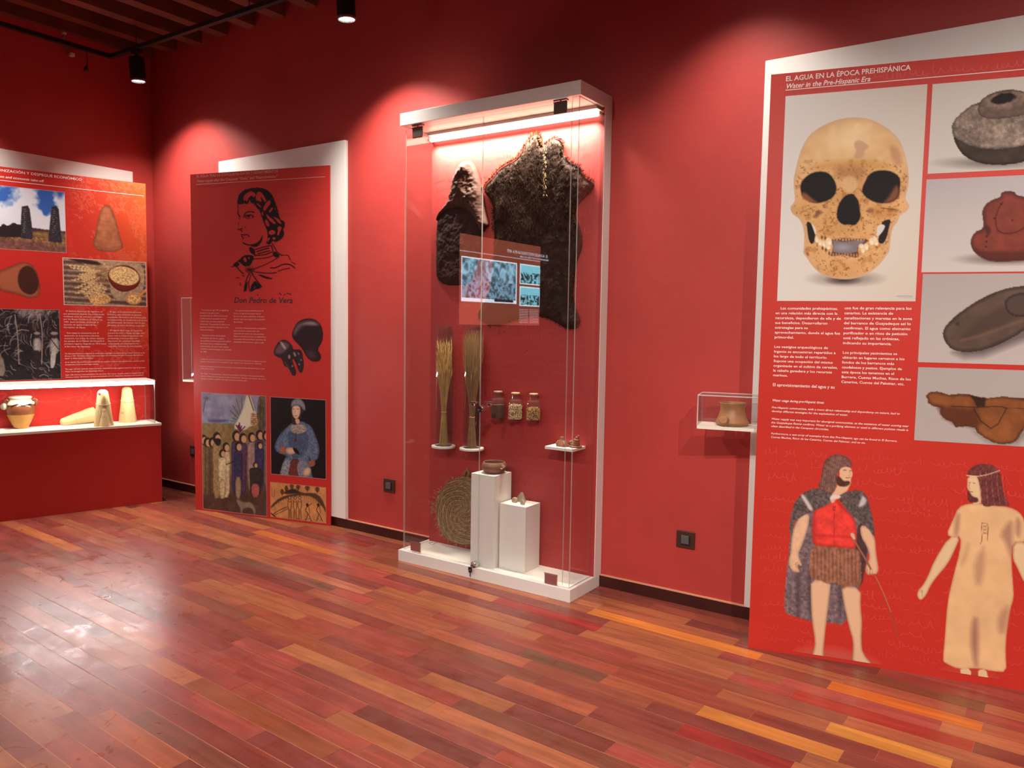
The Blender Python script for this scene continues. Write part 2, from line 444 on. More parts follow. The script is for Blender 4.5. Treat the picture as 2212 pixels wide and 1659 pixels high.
# ------------------------------------------------------------ flat print painter (vertex colours on a fine sheet)
class Frame:
    def __init__(s, ox, oy, deg):
        s.o = np.array([ox, oy, 0.0]); s.a = rad(deg)
        s.x = np.array([math.cos(s.a), math.sin(s.a), 0]); s.y = np.array([-math.sin(s.a), math.cos(s.a), 0])
    def at(s, u, v, off=0.0):
        d = ray(u, v); p = s.o + s.y*off
        P = EYE + d*(((p-EYE) @ s.y)/(d @ s.y))
        return float((P-s.o) @ s.x), float(P[2])
    def world(s, x, y, z): return s.o + s.x*x + s.y*y + np.array([0, 0, z])
    def local(s, P): q = np.asarray(P)-s.o; return float(q @ s.x), float(q @ s.y), float(q[2])
def fnoise(shape, cell, seed, octv=3):
    rg = np.random.RandomState(seed); out = np.zeros(shape); amp = 1; tot = 0
    for o in range(octv):
        c = max(1.0, cell/2**o); h = int(shape[0]/c)+3; wd = int(shape[1]/c)+3
        g = rg.rand(h, wd)
        yy = np.arange(shape[0])/c; xx = np.arange(shape[1])/c
        y0 = yy.astype(int); x0 = xx.astype(int); fy = yy-y0; fx = xx-x0
        fy = fy*fy*(3-2*fy); fx = fx*fx*(3-2*fx)
        a = g[y0][:, x0]; b_ = g[y0][:, x0+1]; c_ = g[y0+1][:, x0]; d_ = g[y0+1][:, x0+1]
        out += amp*((a*(1-fx)+b_*fx)*(1-fy)[:, None] + (c_*(1-fx)+d_*fx)*fy[:, None]); tot += amp; amp *= .55
    return out/tot
def smoothpoly(pts, it=2):
    P = np.array(pts, float)
    for _ in range(it):
        Q = np.roll(P, -1, axis=0); P = np.stack([P*.75+Q*.25, P*.25+Q*.75], 1).reshape(-1, 2)
    return P
def smoothline(pts, it=2):
    P = np.array(pts, float)
    for _ in range(it):
        if len(P) < 3: break
        Q = P[1:]; R0 = P[:-1]
        M = np.stack([R0*.75+Q*.25, R0*.25+Q*.75], 1).reshape(-1, 2)
        P = np.vstack([P[:1], M[1:-1], P[-1:]])
    return P
class Pic:
    def __init__(s, fr, tl, br, res=.004, bg=(255,255,255)):
        s.fr = fr; s.x0, s.z1 = fr.at(*tl); s.x1, s.z0 = fr.at(*br)
        s.init(res, bg)
    def init(s, res, bg):
        s.nx = int((s.x1-s.x0)/res)+2; s.nz = int((s.z1-s.z0)/res)+2
        s.X, s.Z = np.meshgrid(np.linspace(s.x0, s.x1, s.nx), np.linspace(s.z1, s.z0, s.nz))
        W = s.fr.o[None, None] + s.X[..., None]*s.fr.x + s.Z[..., None]*np.array([0, 0, 1.0]) - EYE
        d = W @ FW
        s.PX = 1106 + CF*(W @ RT)/d; s.PY = 829.5 - CF*(W @ UP)/d
        s.C = np.zeros((s.nz, s.nx, 3)); s.C[:] = bg; s.A = np.ones((s.nz, s.nx))
        s.px = abs(s.PX[0, -1]-s.PX[0, 0])/max(1, s.nx-1)
    @classmethod
    def rect(c, fr, x0, z0, x1, z1, res, bg):
        s = c.__new__(c); s.fr = fr; s.x0, s.x1, s.z0, s.z1 = x0, x1, z0, z1; s.init(res, bg); return s
    def sdf(s, pts, closed=True, margin=6):
        P = np.array(pts, float)
        lo = P.min(0)-margin; hi = P.max(0)+margin
        m = (s.PX > lo[0]) & (s.PX < hi[0]) & (s.PY > lo[1]) & (s.PY < hi[1])
        x = s.PX[m]; y = s.PY[m]
        if x.size == 0: return m, x
        D = np.full(x.shape, 1e9); ins = np.zeros(x.shape, bool)
        n = len(P)
        for i in range(n if closed else n-1):
            ax, ay = P[i]; bx, by = P[(i+1) % n]
            dx, dy = bx-ax, by-ay; L = dx*dx+dy*dy+1e-12
            t = np.clip(((x-ax)*dx+(y-ay)*dy)/L, 0, 1)
            D = np.minimum(D, (x-ax-t*dx)**2+(y-ay-t*dy)**2)
            if closed:
                c = ((ay > y) != (by > y))
                with np.errstate(divide='ignore', invalid='ignore'):
                    ins ^= c & (x < (bx-ax)*(y-ay)/(by-ay+1e-12)+ax)
        D = np.sqrt(D)
        if closed: D = np.where(ins, -D, D)
        return m, D
    def _put(s, m, a, col):
        col = np.asarray(col, float)
        if col.ndim == 1: cc = col
        else: cc = col[m]
        s.C[m] = s.C[m]*(1-a[:, None]) + cc*a[:, None]
    def poly(s, pts, col, soft=.8, alpha=1.0, sm=0, jag=0, seed=1):
        P = smoothpoly(pts, sm) if sm else pts
        m, D = s.sdf(P, margin=6+soft*2+jag)
        if D.size == 0: return m, D
        if jag: D = D + (fnoise(s.PX.shape, 3.0, seed, 2)[m]-.5)*jag*2
        s._put(m, np.clip(.5 - D/(2*soft), 0, 1)*alpha, col); return m, D
    def line(s, pts, wd, col, alpha=1.0, soft=.6, sm=1, jag=0, seed=2):
        P = smoothline(pts, sm) if sm else pts
        m, D = s.sdf(P, False, margin=4+wd)
        if D.size == 0: return
        if jag: D = D + (fnoise(s.PX.shape, 3.0, seed, 2)[m]-.5)*jag
        s._put(m, np.clip(.5 - (D-wd/2)/(2*soft), 0, 1)*alpha, col)
    def ell(s, cx, cy, rx, ry, col, rot=0, soft=.8, alpha=1.0, jag=0, seed=4):
        c, q = math.cos(rad(rot)), math.sin(rad(rot))
        x = (s.PX-cx)*c+(s.PY-cy)*q; y = -(s.PX-cx)*q+(s.PY-cy)*c
        d = (np.sqrt((x/rx)**2+(y/ry)**2)-1)*min(rx, ry)
        if jag: d = d + (fnoise(s.PX.shape, 3.0, seed, 2)-.5)*jag*2
        a = np.clip(.5-d/(2*soft), 0, 1)*alpha
        s.C[:] = s.C*(1-a[..., None]) + np.asarray(col, float)*a[..., None]; return a
    def mul(s, f, mask=None):
        if mask is None: s.C *= f[..., None] if np.ndim(f) == 2 else f
        else: s.C[mask] *= f[mask][:, None] if np.ndim(f) == 2 else f
    def mottle(s, m, D, amt, cell, seed, inset=0, tint=(1,1,1)):
        n = fnoise(s.PX.shape, cell, seed, 4)[m]-.5
        k = (D < -inset)
        f = 1 + n*amt*k
        s.C[m] = s.C[m]*(1+(f-1)[:, None]*np.asarray(tint))
    def edge(s, m, D, wd, dark):
        f = 1-dark*np.clip(1+D/wd, 0, 1)*(D < .5); s.C[m] *= f[:, None]
    def border(s, wd=.0035, col=(235,215,205)):
        e = np.minimum(np.minimum(s.X-s.x0, s.x1-s.X), np.minimum(s.Z-s.z0, s.z1-s.Z))
        s.C[e < wd] = col
    def finish(s, name, parent, label=None, y=-.0008, material=None, keep=None):
        nx, nz = s.nx, s.nz
        co = np.stack([s.X.ravel(), np.full(nx*nz, y), s.Z.ravel()], 1)
        i = np.arange(nx*nz).reshape(nz, nx)
        q = np.stack([i[:-1, :-1], i[1:, :-1], i[1:, 1:], i[:-1, 1:]], -1).reshape(-1, 4)
        if keep is not None:
            kf = keep.ravel()[q].any(1); q = q[kf]
            used = np.zeros(nx*nz, bool); used[q.ravel()] = True
            idx = np.cumsum(used)-1; co = co[used]; q = idx[q]; C = s.C.reshape(-1, 3)[used]
        else: C = s.C.reshape(-1, 3)
        me = bpy.data.meshes.new(name)
        me.vertices.add(len(co)); me.vertices.foreach_set('co', co.astype(np.float32).ravel())
        me.loops.add(q.size); me.loops.foreach_set('vertex_index', q.astype(np.int32).ravel())
        me.polygons.add(len(q)); me.polygons.foreach_set('loop_start', np.arange(0, q.size, 4, dtype=np.int32))
        try: me.polygons.foreach_set('loop_total', np.full(len(q), 4, dtype=np.int32))
        except Exception: pass
        me.update(calc_edges=True)
        at = me.color_attributes.new('Col', 'FLOAT_COLOR', 'POINT')
        L = s2l(np.clip(C, 0, 255)); arr = np.concatenate([L, np.ones((len(L), 1))], 1).astype(np.float32)
        at.data.foreach_set('color', arr.ravel())
        me.materials.append(material or M_print)
        o = bpy.data.objects.new(name, me); COL.objects.link(o); o.parent = parent
        if label: o['label'] = label
        return o

# ------------------------------------------------------------ lettering
_tc = {}
def text_np(body, bold=False):
    key = (body, bold)
    if key in _tc: return _tc[key]
    cu = bpy.data.curves.new('t', 'FONT'); cu.body = body; cu.size = 1; cu.resolution_u = 2; cu.dimensions = '2D'; cu.fill_mode = 'BOTH'
    if bold: cu.offset = .012
    ob = bpy.data.objects.new('t', cu); COL.objects.link(ob)
    bpy.context.view_layer.update()
    me = bpy.data.meshes.new_from_object(ob.evaluated_get(bpy.context.evaluated_depsgraph_get()))
    n = len(me.vertices); co = np.zeros(n*3); me.vertices.foreach_get('co', co); co = co.reshape(-1, 3)
    fs = [tuple(p.vertices) for p in me.polygons]
    bpy.data.objects.remove(ob); bpy.data.curves.remove(cu); bpy.data.meshes.remove(me)
    _tc[key] = (co, fs); return _tc[key]
def lettering(fr, parent, name, lines, tl, bl, rx, m, italic=False, bold=False, y=-.0012, indent=0, lead=1.36):
    x0, zt = fr.at(*tl); x0b, zb = fr.at(*bl); x1, _ = fr.at(rx, (tl[1]+bl[1])/2)
    x0 = (x0+x0b)/2
    n = len(lines); size = (zt-zb)/((n-1)*lead+.72); wmax = 0; data = []
    for k, ln in enumerate(lines):
        co, fs = text_np(ln, bold)
        data.append((co, fs)); 
        if len(co): wmax = max(wmax, co[:, 0].max() + (indent if k == 0 else 0))
    sx = (x1-x0)/max(wmax, .01)
    b = MB()
    for k, (co, fs) in enumerate(data):
        if not len(co): continue
        zb_ = zt - .72*size - k*lead*size
        X = (co[:, 0] + (indent if k == 0 else 0))*sx + (co[:, 1]*size*.22 if italic else 0) + x0
        Z = co[:, 1]*size + zb_
        b.add(np.stack([X, np.full(len(X), y), Z], 1), fs)
    return b.build(name, m, parent)

def script_strokes(b, x0, z0, x1, z1, seed, mats, pitch=.055, wd=.0032, y=-.0003, holes=()):
    rg = random.Random(seed); z = z1-.03
    while z > z0+.03:
        x = x0 + rg.uniform(.0, .05)
        while x < x1-.05:
            L = rg.uniform(.04, .20); n = max(3, int(L/rg.uniform(.016,.030))); pts = []; a = rg.uniform(.006, .011)
            ph = rg.uniform(0, 6); up = rg.random()
            T = np.linspace(0, 1, n*5)
            big = np.array([rg.uniform(.5, 1.6) if rg.random() > .25 else rg.uniform(2.0, 3.4) for _ in range(n+2)])
            am = np.interp(T*n, np.arange(n+2), big)
            wv = T*n*2*math.pi+ph+1.3*np.sin(T*n*rg.uniform(1.1,2.3)+ph)
            xs = x + T*L + .007*np.cos(wv); zs = z + a*am*np.sin(wv) + .005*np.sin(T*5+ph)
            xm, zm = float(xs.mean()), z
            ok = all(not (h[0]-.01 < xm < h[2]+.01 and h[1]-.015 < zm < h[3]+.015) for h in holes) and xs.max() < x1-.004 and xs.min() > x0+.004
            if ok: b.ribbon(list(zip(xs, zs)), wd*rg.uniform(.6, 1.2), y, mats[rg.random() > .55])
            x += L + rg.uniform(.015, .05)
            if rg.random() < .06: x += rg.uniform(.05, .3)
        z -= pitch*rg.uniform(.85, 1.15)
def T(pts, ox, oy, sc_): return [(ox+x/sc_, oy+y/sc_) for x, y in pts]
def hline(fr, parent, name, a, bb, m, wd=.003, y=-.0012):
    x0, z0 = fr.at(*a); x1, z1 = fr.at(*bb); z = (z0+z1)/2
    b = MB(); b.box((x0, y-.0003, z-wd/2), (x1, y, z+wd/2)); return b.build(name, m, parent)

# ============================================================ right panel (skull)
F3 = Frame(-1.0519, 3.5514, 13.4047)
W3, H3 = 1.27, 2.6244
p3 = thing('information_panel', 'tall red information panel with a big skull photo, four artefact photos and two drawn islanders', 'information panel', (F3.o[0], F3.o[1], 0), F3.a, 'angled red information panels')
b = MB(); b.box((0, 0, 0), (W3, .010, H3), M_panelred3)
script_strokes(b, .02, .03, W3-.02, H3-.02, 5, (M_script, M_script2), holes=[(.06, .995, .625, 2.54), (.64, .99, 1.3, 2.54)])
script_strokes(b, .02, 1.0, .085, 2.5, 9, (M_script, M_script2))
b.build('panel_board', None, p3)
lettering(F3, p3, 'title_lettering', ['EL AGUA EN LA ÉPOCA PREHISPÁNICA'], (1697.4,164.8), (1697,175.8), 1966, M_textw, bold=True)
lettering(F3, p3, 'subtitle_lettering', ['Water in the Pre-Hispanic Era'], (1697,181.0), (1697,191.8), 1879, M_textw, italic=True, bold=True)
hline(F3, p3, 'title_rule', (1697,196.8), (2212,147.7), M_textw)
TX3 = [
 (['Las comunidades prehispánicas,','en una relación más directa con la','naturaleza, dependieron de ella y de','sus beneficios. Desarrollaron','estrategias para su','aprovechamiento, donde el agua fue','primordial.'], (1675.6,662.8), (1673,730.6), 1816, False, 1.1),
 (['Los vestigios arqueológicos de','Ingenio se encuentran repartidos a','los largo de todo el territorio.','Supone una ocupación del mismo','organizado en el cultivo de cereales,','la cabaña ganadera y los recursos','marinos.'], (1672,745.8), (1670,812.5), 1810, False, 0),
 (['El aprovisionamiento del agua y su'], (1669.3,827.2), (1669,833.9), 1803, False, 0),
 (['uso fue de gran relevancia para los','canarios. La existencia de','canalizaciones y maretas en la zona','del barranco de Guayadeque así lo','confirman. El agua como elemento','purificador o en ritos de petición','está reflejado en las crónicas,','indicando su importancia.'], (1824,662.3), (1821,743.2), 1969.5, False, 0),
 (['Los principales yacimientos se','ubicarán en lugares cercanos a los','fondos de los barrancos más','caudalosos y pastos. Ejemplos de','esta época los tenemos en el','Burrero, Cuevas Muchas, Risco de los','Canarios, Cuevas del Palomar, etc.'], (1820,758.3), (1817,827), 1969, False, 0),
 (['Water usage during pre-Hispanic times'], (1668,861.5), (1668,866.8), 1779.5, True, 0),
 (['Pre-Hispanic communities, with a more direct relationship and dependency on nature, had to','develop different strategies for the exploitation of water.'], (1667,877.5), (1667,889.8), 1944, True, 0),
 (['Water supply was very important for aboriginal communities, as the existence of water scoring near','the Guayadeque Ravine confirms. Water as a purifying element or used in different petition rituals is','often described in the Conquest chronicles.'], (1666,902), (1665.5,922.2), 1963, True, 0),
 (['Furthermore, a vast array of examples from this Pre-Hispanic age can be found in El Burrero,','Cuevas Muchas, Risco de los Canarios, Cuevas del Palomar, and so on.'], (1665.5,933.7), (1665,945.6), 1938.5, True, 0)]
for ln, tl, bl, rx, it, ind in TX3: lettering(F3, p3, 'paragraph_lettering', ln, tl, bl, rx, M_textw, italic=it, indent=ind, bold=True)

# skull photo
pc = Pic(F3, (1697,208), (1977.5,651), res=.0026, bg=(214,212,208))
g = (pc.PX-1680)/320; pc.C[:] = np.array([222,221,218]) - np.array([16,22,30])*np.clip(g, 0, 1)[..., None] - np.array([2,6,10])*np.clip((pc.PY-400)/250, 0, 1)[..., None]
def S(pts): return T(pts, 1690, 230, 6.9125)
def S2(pts): return T(pts, 1690, 420, 6.9125)
pc.ell(1828, 602, 52, 11, (60,44,40), soft=9, alpha=.55); pc.ell(1822, 606, 24, 6, (38,26,24), soft=5, alpha=.7)
out = S([(1080,165),(1300,185),(1480,270),(1640,380),(1750,500),(1830,700),(1880,950),(1890,1100),(1870,1230),(1835,1350),(1840,1400),(1895,1470)]) + \
      S2([(1900,170),(1860,250),(1750,310),(1735,370),(1700,430),(1640,500),(1610,700),(1600,840),(1560,900),(1450,1050),(1330,1150),(1200,1220),(1050,1260),(900,1270),(700,1240),(560,1180),(440,1060),(370,950),(310,870),(320,830),(330,700),(330,560),(290,420),(240,350),(150,290),(120,220),(130,170),(190,110)]) + \
      S([(185,1330),(170,1150),(175,1050),(200,950),(240,780),(300,600),(400,430),(560,310),(760,220),(920,175)])
m, D = pc.poly(out, (208,164,112), sm=1)
n1 = fnoise(pc.PX.shape, 38, 3, 3)[m]; y = pc.PY[m]; x = pc.PX[m]
hi = np.exp(-(((x-1838)/55)**2+((y-300)/42)**2))
base = np.array([218,178,126]) + hi[:, None]*np.array([26,38,44]) + (n1-.5)[:, None]*np.array([46,50,56])
low = np.clip((y-355)/60, 0, 1); base = base - low[:, None]*np.array([6,14,18])
rim = np.clip(1+D/12, 0, 1)[:, None]; base = base*(1-rim*.55) + np.array([204,168,142])*rim*.55
inn = (D < .3); C = pc.C[m]; a = np.clip(.5-D/1.6, 0, 1)[:, None]; pc.C[m] = C*(1-a)+base*a
sp = fnoise(pc.PX.shape, 3.2, 17, 2)[m]; dk = (sp > .70) & (y > 352) & (D < -4); pc.C[m] = np.where(dk[:, None], pc.C[m]*np.array([.80,.72,.62]), pc.C[m])
sp = fnoise(pc.PX.shape, 9, 27, 3)[m]; dk = np.clip((sp-.56)*5, 0, 1)*(y > 345)*(D < -3); pc.C[m] *= (1-dk[:, None]*np.array([.12,.18,.24]))
# temples, brow
pc.poly(S([(1600,560),(1760,640),(1800,900),(1700,880),(1620,760)]), (178,128,96), soft=5, alpha=.6, sm=1)
pc.poly(S([(430,880),(700,830),(1000,800),(1300,800),(1600,860),(1620,930),(1300,940),(1100,900),(700,930),(400,950)]), (196,140,74), soft=6, alpha=.55, sm=1)
pc.poly(S([(1080,520),(1160,500),(1280,570),(1290,620),(1220,660),(1230,740),(1130,790),(1060,760),(1110,660),(1070,600)]), (190,150,124), soft=2, alpha=.7, sm=1)
pc.poly(S([(780,900),(1060,880),(1260,920),(1200,1060),(1080,1120),(900,1080),(780,1060)]), (160,106,66), soft=7, alpha=.55, sm=1)
# sockets
eyeL = S([(270,1160),(330,1070),(450,985),(620,970),(720,1020),(790,1130),(810,1230),(780,1330),(690,1400),(540,1445),(430,1430),(300,1350),(275,1260)])
eyeR = S([(1240,1120),(1290,1020),(1390,960),(1580,955),(1700,1010),(1765,1090),(1750,1250),(1740,1350),(1640,1430),(1440,1450),(1280,1380),(1190,1290),(1200,1200)])
for e_ in (eyeL, eyeR):
    pc.poly(e_, (150,96,66), soft=3, sm=1, alpha=.7); m_, D_ = pc.poly([(1838+(a_-1838)*1, b_) for a_, b_ in e_], (20,15,13), soft=1.4, sm=1)
pc.poly(S([(280,1300),(340,1280),(450,1380),(540,1440),(430,1430),(320,1390)]), (150,88,56), soft=3, alpha=.9, sm=1)
pc.poly(S([(1600,1330),(1700,1160),(1745,1230),(1735,1350),(1640,1430),(1500,1440),(1560,1380)]), (140,82,56), soft=4, alpha=.85, sm=1)
nose = S([(960,1320),(1060,1300),(1100,1360)])+S2([(1140,110),(1160,250),(1165,340),(1120,430),(1060,465),(1000,440),(930,460),(850,410),(810,330),(820,220),(860,120),(910,50)])
pc.poly(nose, (120,78,50), soft=3.5, sm=1, alpha=.7); pc.poly(nose, (18,14,12), soft=1.0, sm=1, jag=.8)
pc.poly(S([(880,1120),(950,1040),(1040,1030),(1120,1090),(1130,1200),(1080,1280),(960,1290),(880,1220)]), (214,178,132), soft=4, alpha=.8, sm=1)
# cheek pits
for cx, cy, r in ((540,270,6.5),(500,320,5),(1320,240,7),(1430,260,4),(1620,230,6),(1700,240,4),(640,190,3)): pc.ell(1690+cx/6.9125, 420+cy/6.9125, r, r*.7, (98,60,42), soft=2.5, alpha=.7, jag=1.5)
pc.line(S2([(1470,205),(1600,215),(1690,230)]), 1.6, (74,44,32)); pc.line(S2([(260,290),(360,225),(500,180)]), 1.2, (130,80,52), alpha=.7)
pc.poly(S2([(1300,180),(1700,200),(1740,290),(1560,350),(1300,330)]), (186,120,66), soft=5, alpha=.45, sm=1)
# ramus gaps, white windows
pc.poly(S2([(360,395),(430,430),(470,540),(495,620),(480,700),(440,745),(400,700),(375,560)]), (28,22,22), soft=.9, sm=1)
pc.poly(S2([(430,430),(480,470),(505,540),(500,620),(470,540)]), (214,210,206), soft=.9, sm=1)
pc.poly(S2([(1470,430),(1540,380),(1625,372),(1590,500),(1560,640),(1510,735),(1440,730),(1430,650),(1480,560),(1520,470)]), (28,22,22), soft=.9, sm=1)
pc.poly(S2([(1420,470),(1480,445),(1540,460),(1510,540),(1450,610),(1410,640),(1405,540)]), (210,206,202), soft=.9, sm=1)
# mouth
pc.poly(S2([(740,670),(900,650),(1060,660),(1240,660),(1280,690),(1230,740),(1130,760),(1130,850),(1140,930),(1090,945),(900,900),(780,920),(720,920),(740,860),(760,770),(740,720)]), (100,58,44), soft=1.2)
pc.poly(S2([(750,690),(830,690),(900,710),(1060,690),(1200,680),(1240,700),(1150,760),(1120,800),(1120,855),(960,885),(840,875),(750,855),(765,780)]), (124,116,122), soft=1.4)
pc.ell(1690+900/6.91, 420+790/6.91, 14, 6, (168,160,166), soft=5, alpha=.7)
rg = random.Random(4)
for i in range(11):
    xx = 770+i*45; pc.ell(1690+xx/6.9125, 420+(668+rg.uniform(-8,12))/6.9125, 2.3, 3.2, (188,146,100), soft=.8)
    if i < 9: pc.ell(1690+(760+i*44)/6.9125, 420+(905+rg.uniform(-6,6))/6.9125, 1.9, 3.8, (176,128,88), soft=.7)
for xx, yy, rw, rh in ((510,670,4,7),(560,720,4.5,7),(610,740,4.5,8),(690,710,7,9),(680,780,6,6),(1180,770,5.5,5),(1250,780,5.5,7),(1330,700,5.5,8),(1380,680,5,8),(1400,720,4.5,6),(1200,830,4,6)):
    pc.ell(1690+xx/6.9125, 420+yy/6.9125, rw, rh, (228,206,170), soft=1.2); pc.ell(1690+(xx+12)/6.9125, 420+(yy+20)/6.9125, rw*.5, rh*.5, (246,236,212), soft=1.5, alpha=.8)
for xx, yy in ((600,800),(650,830),(590,640),(640,650),(700,880)): pc.ell(1690+xx/6.9125, 420+yy/6.9125, 2, 4, (110,66,40), soft=1)
for xx in range(5): pass
pc.C[(pc.PX > 1936) & (pc.PX < 1972) & (abs(pc.PY-640) < 1.2)] = (176,170,168); pc.C[(pc.PX > 1942) & (pc.PX < 1972) & (abs(pc.PY-643.2) < 1.0)] = (182,176,174)
pc.finish('skull_photo', p3, 'large photo of an ochre human skull on white')

def photo_bg(fr, tl, br, c0, c1, res=.0035):
    q = Pic(fr, tl, br, res=res, bg=c0)
    g = np.clip((q.PY-q.PY.min())/(q.PY.max()-q.PY.min()), 0, 1)[..., None]
    q.C[:] = np.array(c0)*(1-g)+np.array(c1)*g; return q
XE = 2262
# vessel
pc = photo_bg(F3, (2014.5,182), (XE,363), (206,203,192), (200,196,190))
pc.ell(2142, 352, 76, 9, (80,70,64), soft=8, alpha=.7)
def Q(pts): return T(pts, 1980, 170, 3.858)
m, D = pc.poly(Q([(300,460),(330,560),(400,650),(520,705),(680,722),(860,705),(1000,650),(1080,560),(1100,440),(900,480),(600,560)]), (62,50,42), sm=1); pc.mottle(m, D, .5, 10, 5); pc.edge(m, D, 8, .4)
m, D = pc.poly(Q([(290,410),(310,350),(370,290),(440,230),(530,195),(640,170),(900,160),(1040,240),(1120,400),(1060,480),(900,560),(700,590),(560,585),(430,555),(350,510),(300,470)]), (140,124,112), sm=1, jag=1); pc.mottle(m, D, .75, 7, 8); pc.mottle(m, D, .5, 2.2, 18); pc.edge(m, D, 6, .35)
m, D = pc.poly(Q([(510,270),(520,200),(600,130),(720,95),(830,92),(930,120),(990,200),(960,280),(800,320),(640,340),(540,320)]), (126,106,96), sm=1, jag=1); pc.mottle(m, D, .7, 5, 9); pc.edge(m, D, 5, .4)
pc.poly(Q([(540,250),(640,260),(820,240),(960,200),(960,280),(800,320),(640,340),(540,320)]), (92,74,64), soft=4, alpha=.6, sm=1)
pc.ell(1980+722/3.858, 170+165/3.858, 28, 11, (34,26,24), rot=-10, soft=1.4, jag=2)
pc.finish('vessel_photo', p3, 'photo of a rough stone vessel with a round neck')
# clay torso
pc = photo_bg(F3, (2001.5,388), (XE,586), (176,170,172), (198,190,186))
pc.ell(2170, 560, 62, 8, (70,52,50), soft=8, alpha=.75)
m, D = pc.poly(Q([(710,940),(815,938),(825,970),(900,985),(960,1010),(1010,1100),(1000,1240),(1090,1300),(1110,1420),(1040,1500),(800,1520),(620,1525),(520,1480),(460,1420),(448,1350),(480,1280),(560,1248),(555,1180),(545,1110),(570,1050),(640,1005),(700,990)]), (122,56,44), sm=1)
pc.edge(m, D, 10, .35); pc.mottle(m, D, .25, 9, 6)
pc.poly(Q([(460,1400),(560,1440),(760,1440),(1080,1430),(1040,1500),(800,1520),(620,1525),(520,1480)]), (78,34,30), soft=4, alpha=.8, sm=1)
pc.line(Q([(720,1030),(680,1080),(655,1170),(670,1270),(740,1295),(840,1280),(900,1240)]), 2.6, (66,28,24), alpha=.8, sm=2)
pc.poly(Q([(560,1220),(610,1230),(620,1280),(590,1320),(575,1270)]), (66,30,26), soft=2, alpha=.8, sm=1)
for xx, yy in ((798,1180),(648,1165),(585,1315),(582,1358),(578,1400),(705,1043)): pc.ell(1980+xx/3.858, 170+yy/3.858, 2.0, 2.0, (40,18,16))
pc.finish('torso_photo', p3, 'photo of a headless reddish clay figure')
# mortar
def Q2(pts): return T(pts, 1960, 560, 3.77)
pc = photo_bg(F3, (1993.5,592), (XE,790), (168,160,158), (186,176,172))
pc.poly(Q2([(370,760),(460,800),(620,790),(900,680),(1100,600),(1100,480),(500,700)]), (84,72,72), soft=9, alpha=.75)
m, D = pc.poly(Q2([(285,620),(300,560),(360,490),(460,410),(600,320),(760,250),(900,220),(1060,215),(1150,300),(1130,440),(940,590),(740,700),(560,755),(400,750),(330,710)]), (88,70,60), sm=1); pc.mottle(m, D, .35, 14, 6); pc.edge(m, D, 9, .4)
pc.poly(Q2([(420,640),(560,500),(760,390),(1000,330),(1040,400),(860,500),(640,590),(480,670)]), (74,56,48), soft=7, alpha=.85, sm=1)
pc.line(Q2([(440,660),(600,625),(760,560),(940,500)]), 5, (118,90,76), alpha=.7, soft=3, sm=2)
m, D = pc.poly(Q2([(790,350),(830,300),(930,270),(1040,300),(1060,400),(980,460),(880,470),(810,430)]), (78,62,56), sm=1, soft=2); pc.edge(m, D, 6, .4)
pc.ell(1960+410/3.77, 560+525/3.77, 3.5, 4, (52,40,34), soft=1.5, alpha=.8)
pc.finish('mortar_photo', p3, 'photo of a dark oval stone mortar')
# shard
pc = photo_bg(F3, (1983.5,793), (XE,968), (170,162,158), (178,168,164))
pc.poly(Q2([(540,1400),(640,1480),(760,1520),(900,1500),(1000,1400),(700,1380)]), (120,108,104), soft=7, alpha=.7)
m, D = pc.poly(Q2([(150,1112),(185,1080),(240,1076),(330,1105),(420,1098),(500,1100),(560,1120),(640,1132),(780,1118),(950,1132),(1050,1140),(1100,1250),(960,1370),(920,1420),(900,1465),(850,1498),(760,1505),(700,1490),(620,1450),(570,1410),(550,1370),(480,1360),(390,1365),(370,1330),(290,1290),(265,1240),(280,1210),(200,1190),(170,1170),(165,1140)]), (128,76,42), jag=1.2); pc.mottle(m, D, .55, 16, 6); pc.edge(m, D, 7, .4)
pc.poly(Q2([(240,1190),(400,1200),(560,1220),(600,1330),(560,1370),(400,1350),(290,1290)]), (82,40,26), soft=6, alpha=.75, jag=2)
pc.poly(Q2([(510,1108),(560,1120),(640,1130),(630,1200),(570,1205),(540,1150)]), (40,24,18), soft=1.5, alpha=.8, jag=1)
pc.line(Q2([(360,1195),(520,1205),(620,1205),(740,1195),(808,1212)]), 1.6, (52,28,18)); pc.line(Q2([(540,1215),(600,1320),(680,1378),(740,1340),(808,1212)]), 1.8, (48,26,18), sm=0); pc.line(Q2([(800,1215),(950,1215)]), 1.2, (70,40,26))
pc.finish('shard_photo', p3, 'photo of a brown cracked pot shard')

# drawn islanders
RB = (205,58,44)
def figure_pic(tl, br): 
    q = Pic(F3, tl, br, res=.0034, bg=(200,52,38)); q.M = np.zeros(q.PX.shape); return q
def lay(q, pts, col, sm=1, soft=.9, jag=0, mott=0, cell=6, seed=1, alpha=1, edge=0, ew=5):
    P = smoothpoly(pts, sm) if sm else pts
    m, D = q.sdf(P, margin=8+soft*2)
    if not D.size: return
    if jag: D = D + (fnoise(q.PX.shape, 2.5, seed, 2)[m]-.5)*jag*2
    a = np.clip(.5-D/(2*soft), 0, 1)*alpha
    c = np.repeat(np.array([col], float), len(D), 0)
    if mott: c = c*(1+(fnoise(q.PX.shape, cell, seed+30, 3)[m]-.5)[:, None]*mott)
    if edge: c = c*(1-edge*np.clip(1+D/ew, 0, 1)[:, None])
    q.C[m] = q.C[m]*(1-a[:, None])+c*a[:, None]; q.M[m] = np.maximum(q.M[m], a)
def G(pts): return T(pts, 1680, 960, 3.386)
q = figure_pic((1690,972), (1960,1445))
SK = (222,180,146); CL = (92,80,78); GR = (116,98,102)
lay(q, G([(130,1500),(260,1478),(420,1490),(600,1530),(760,1600),(700,1650),(540,1620),(300,1590),(120,1560)]), (190,92,80), soft=9, alpha=.7)
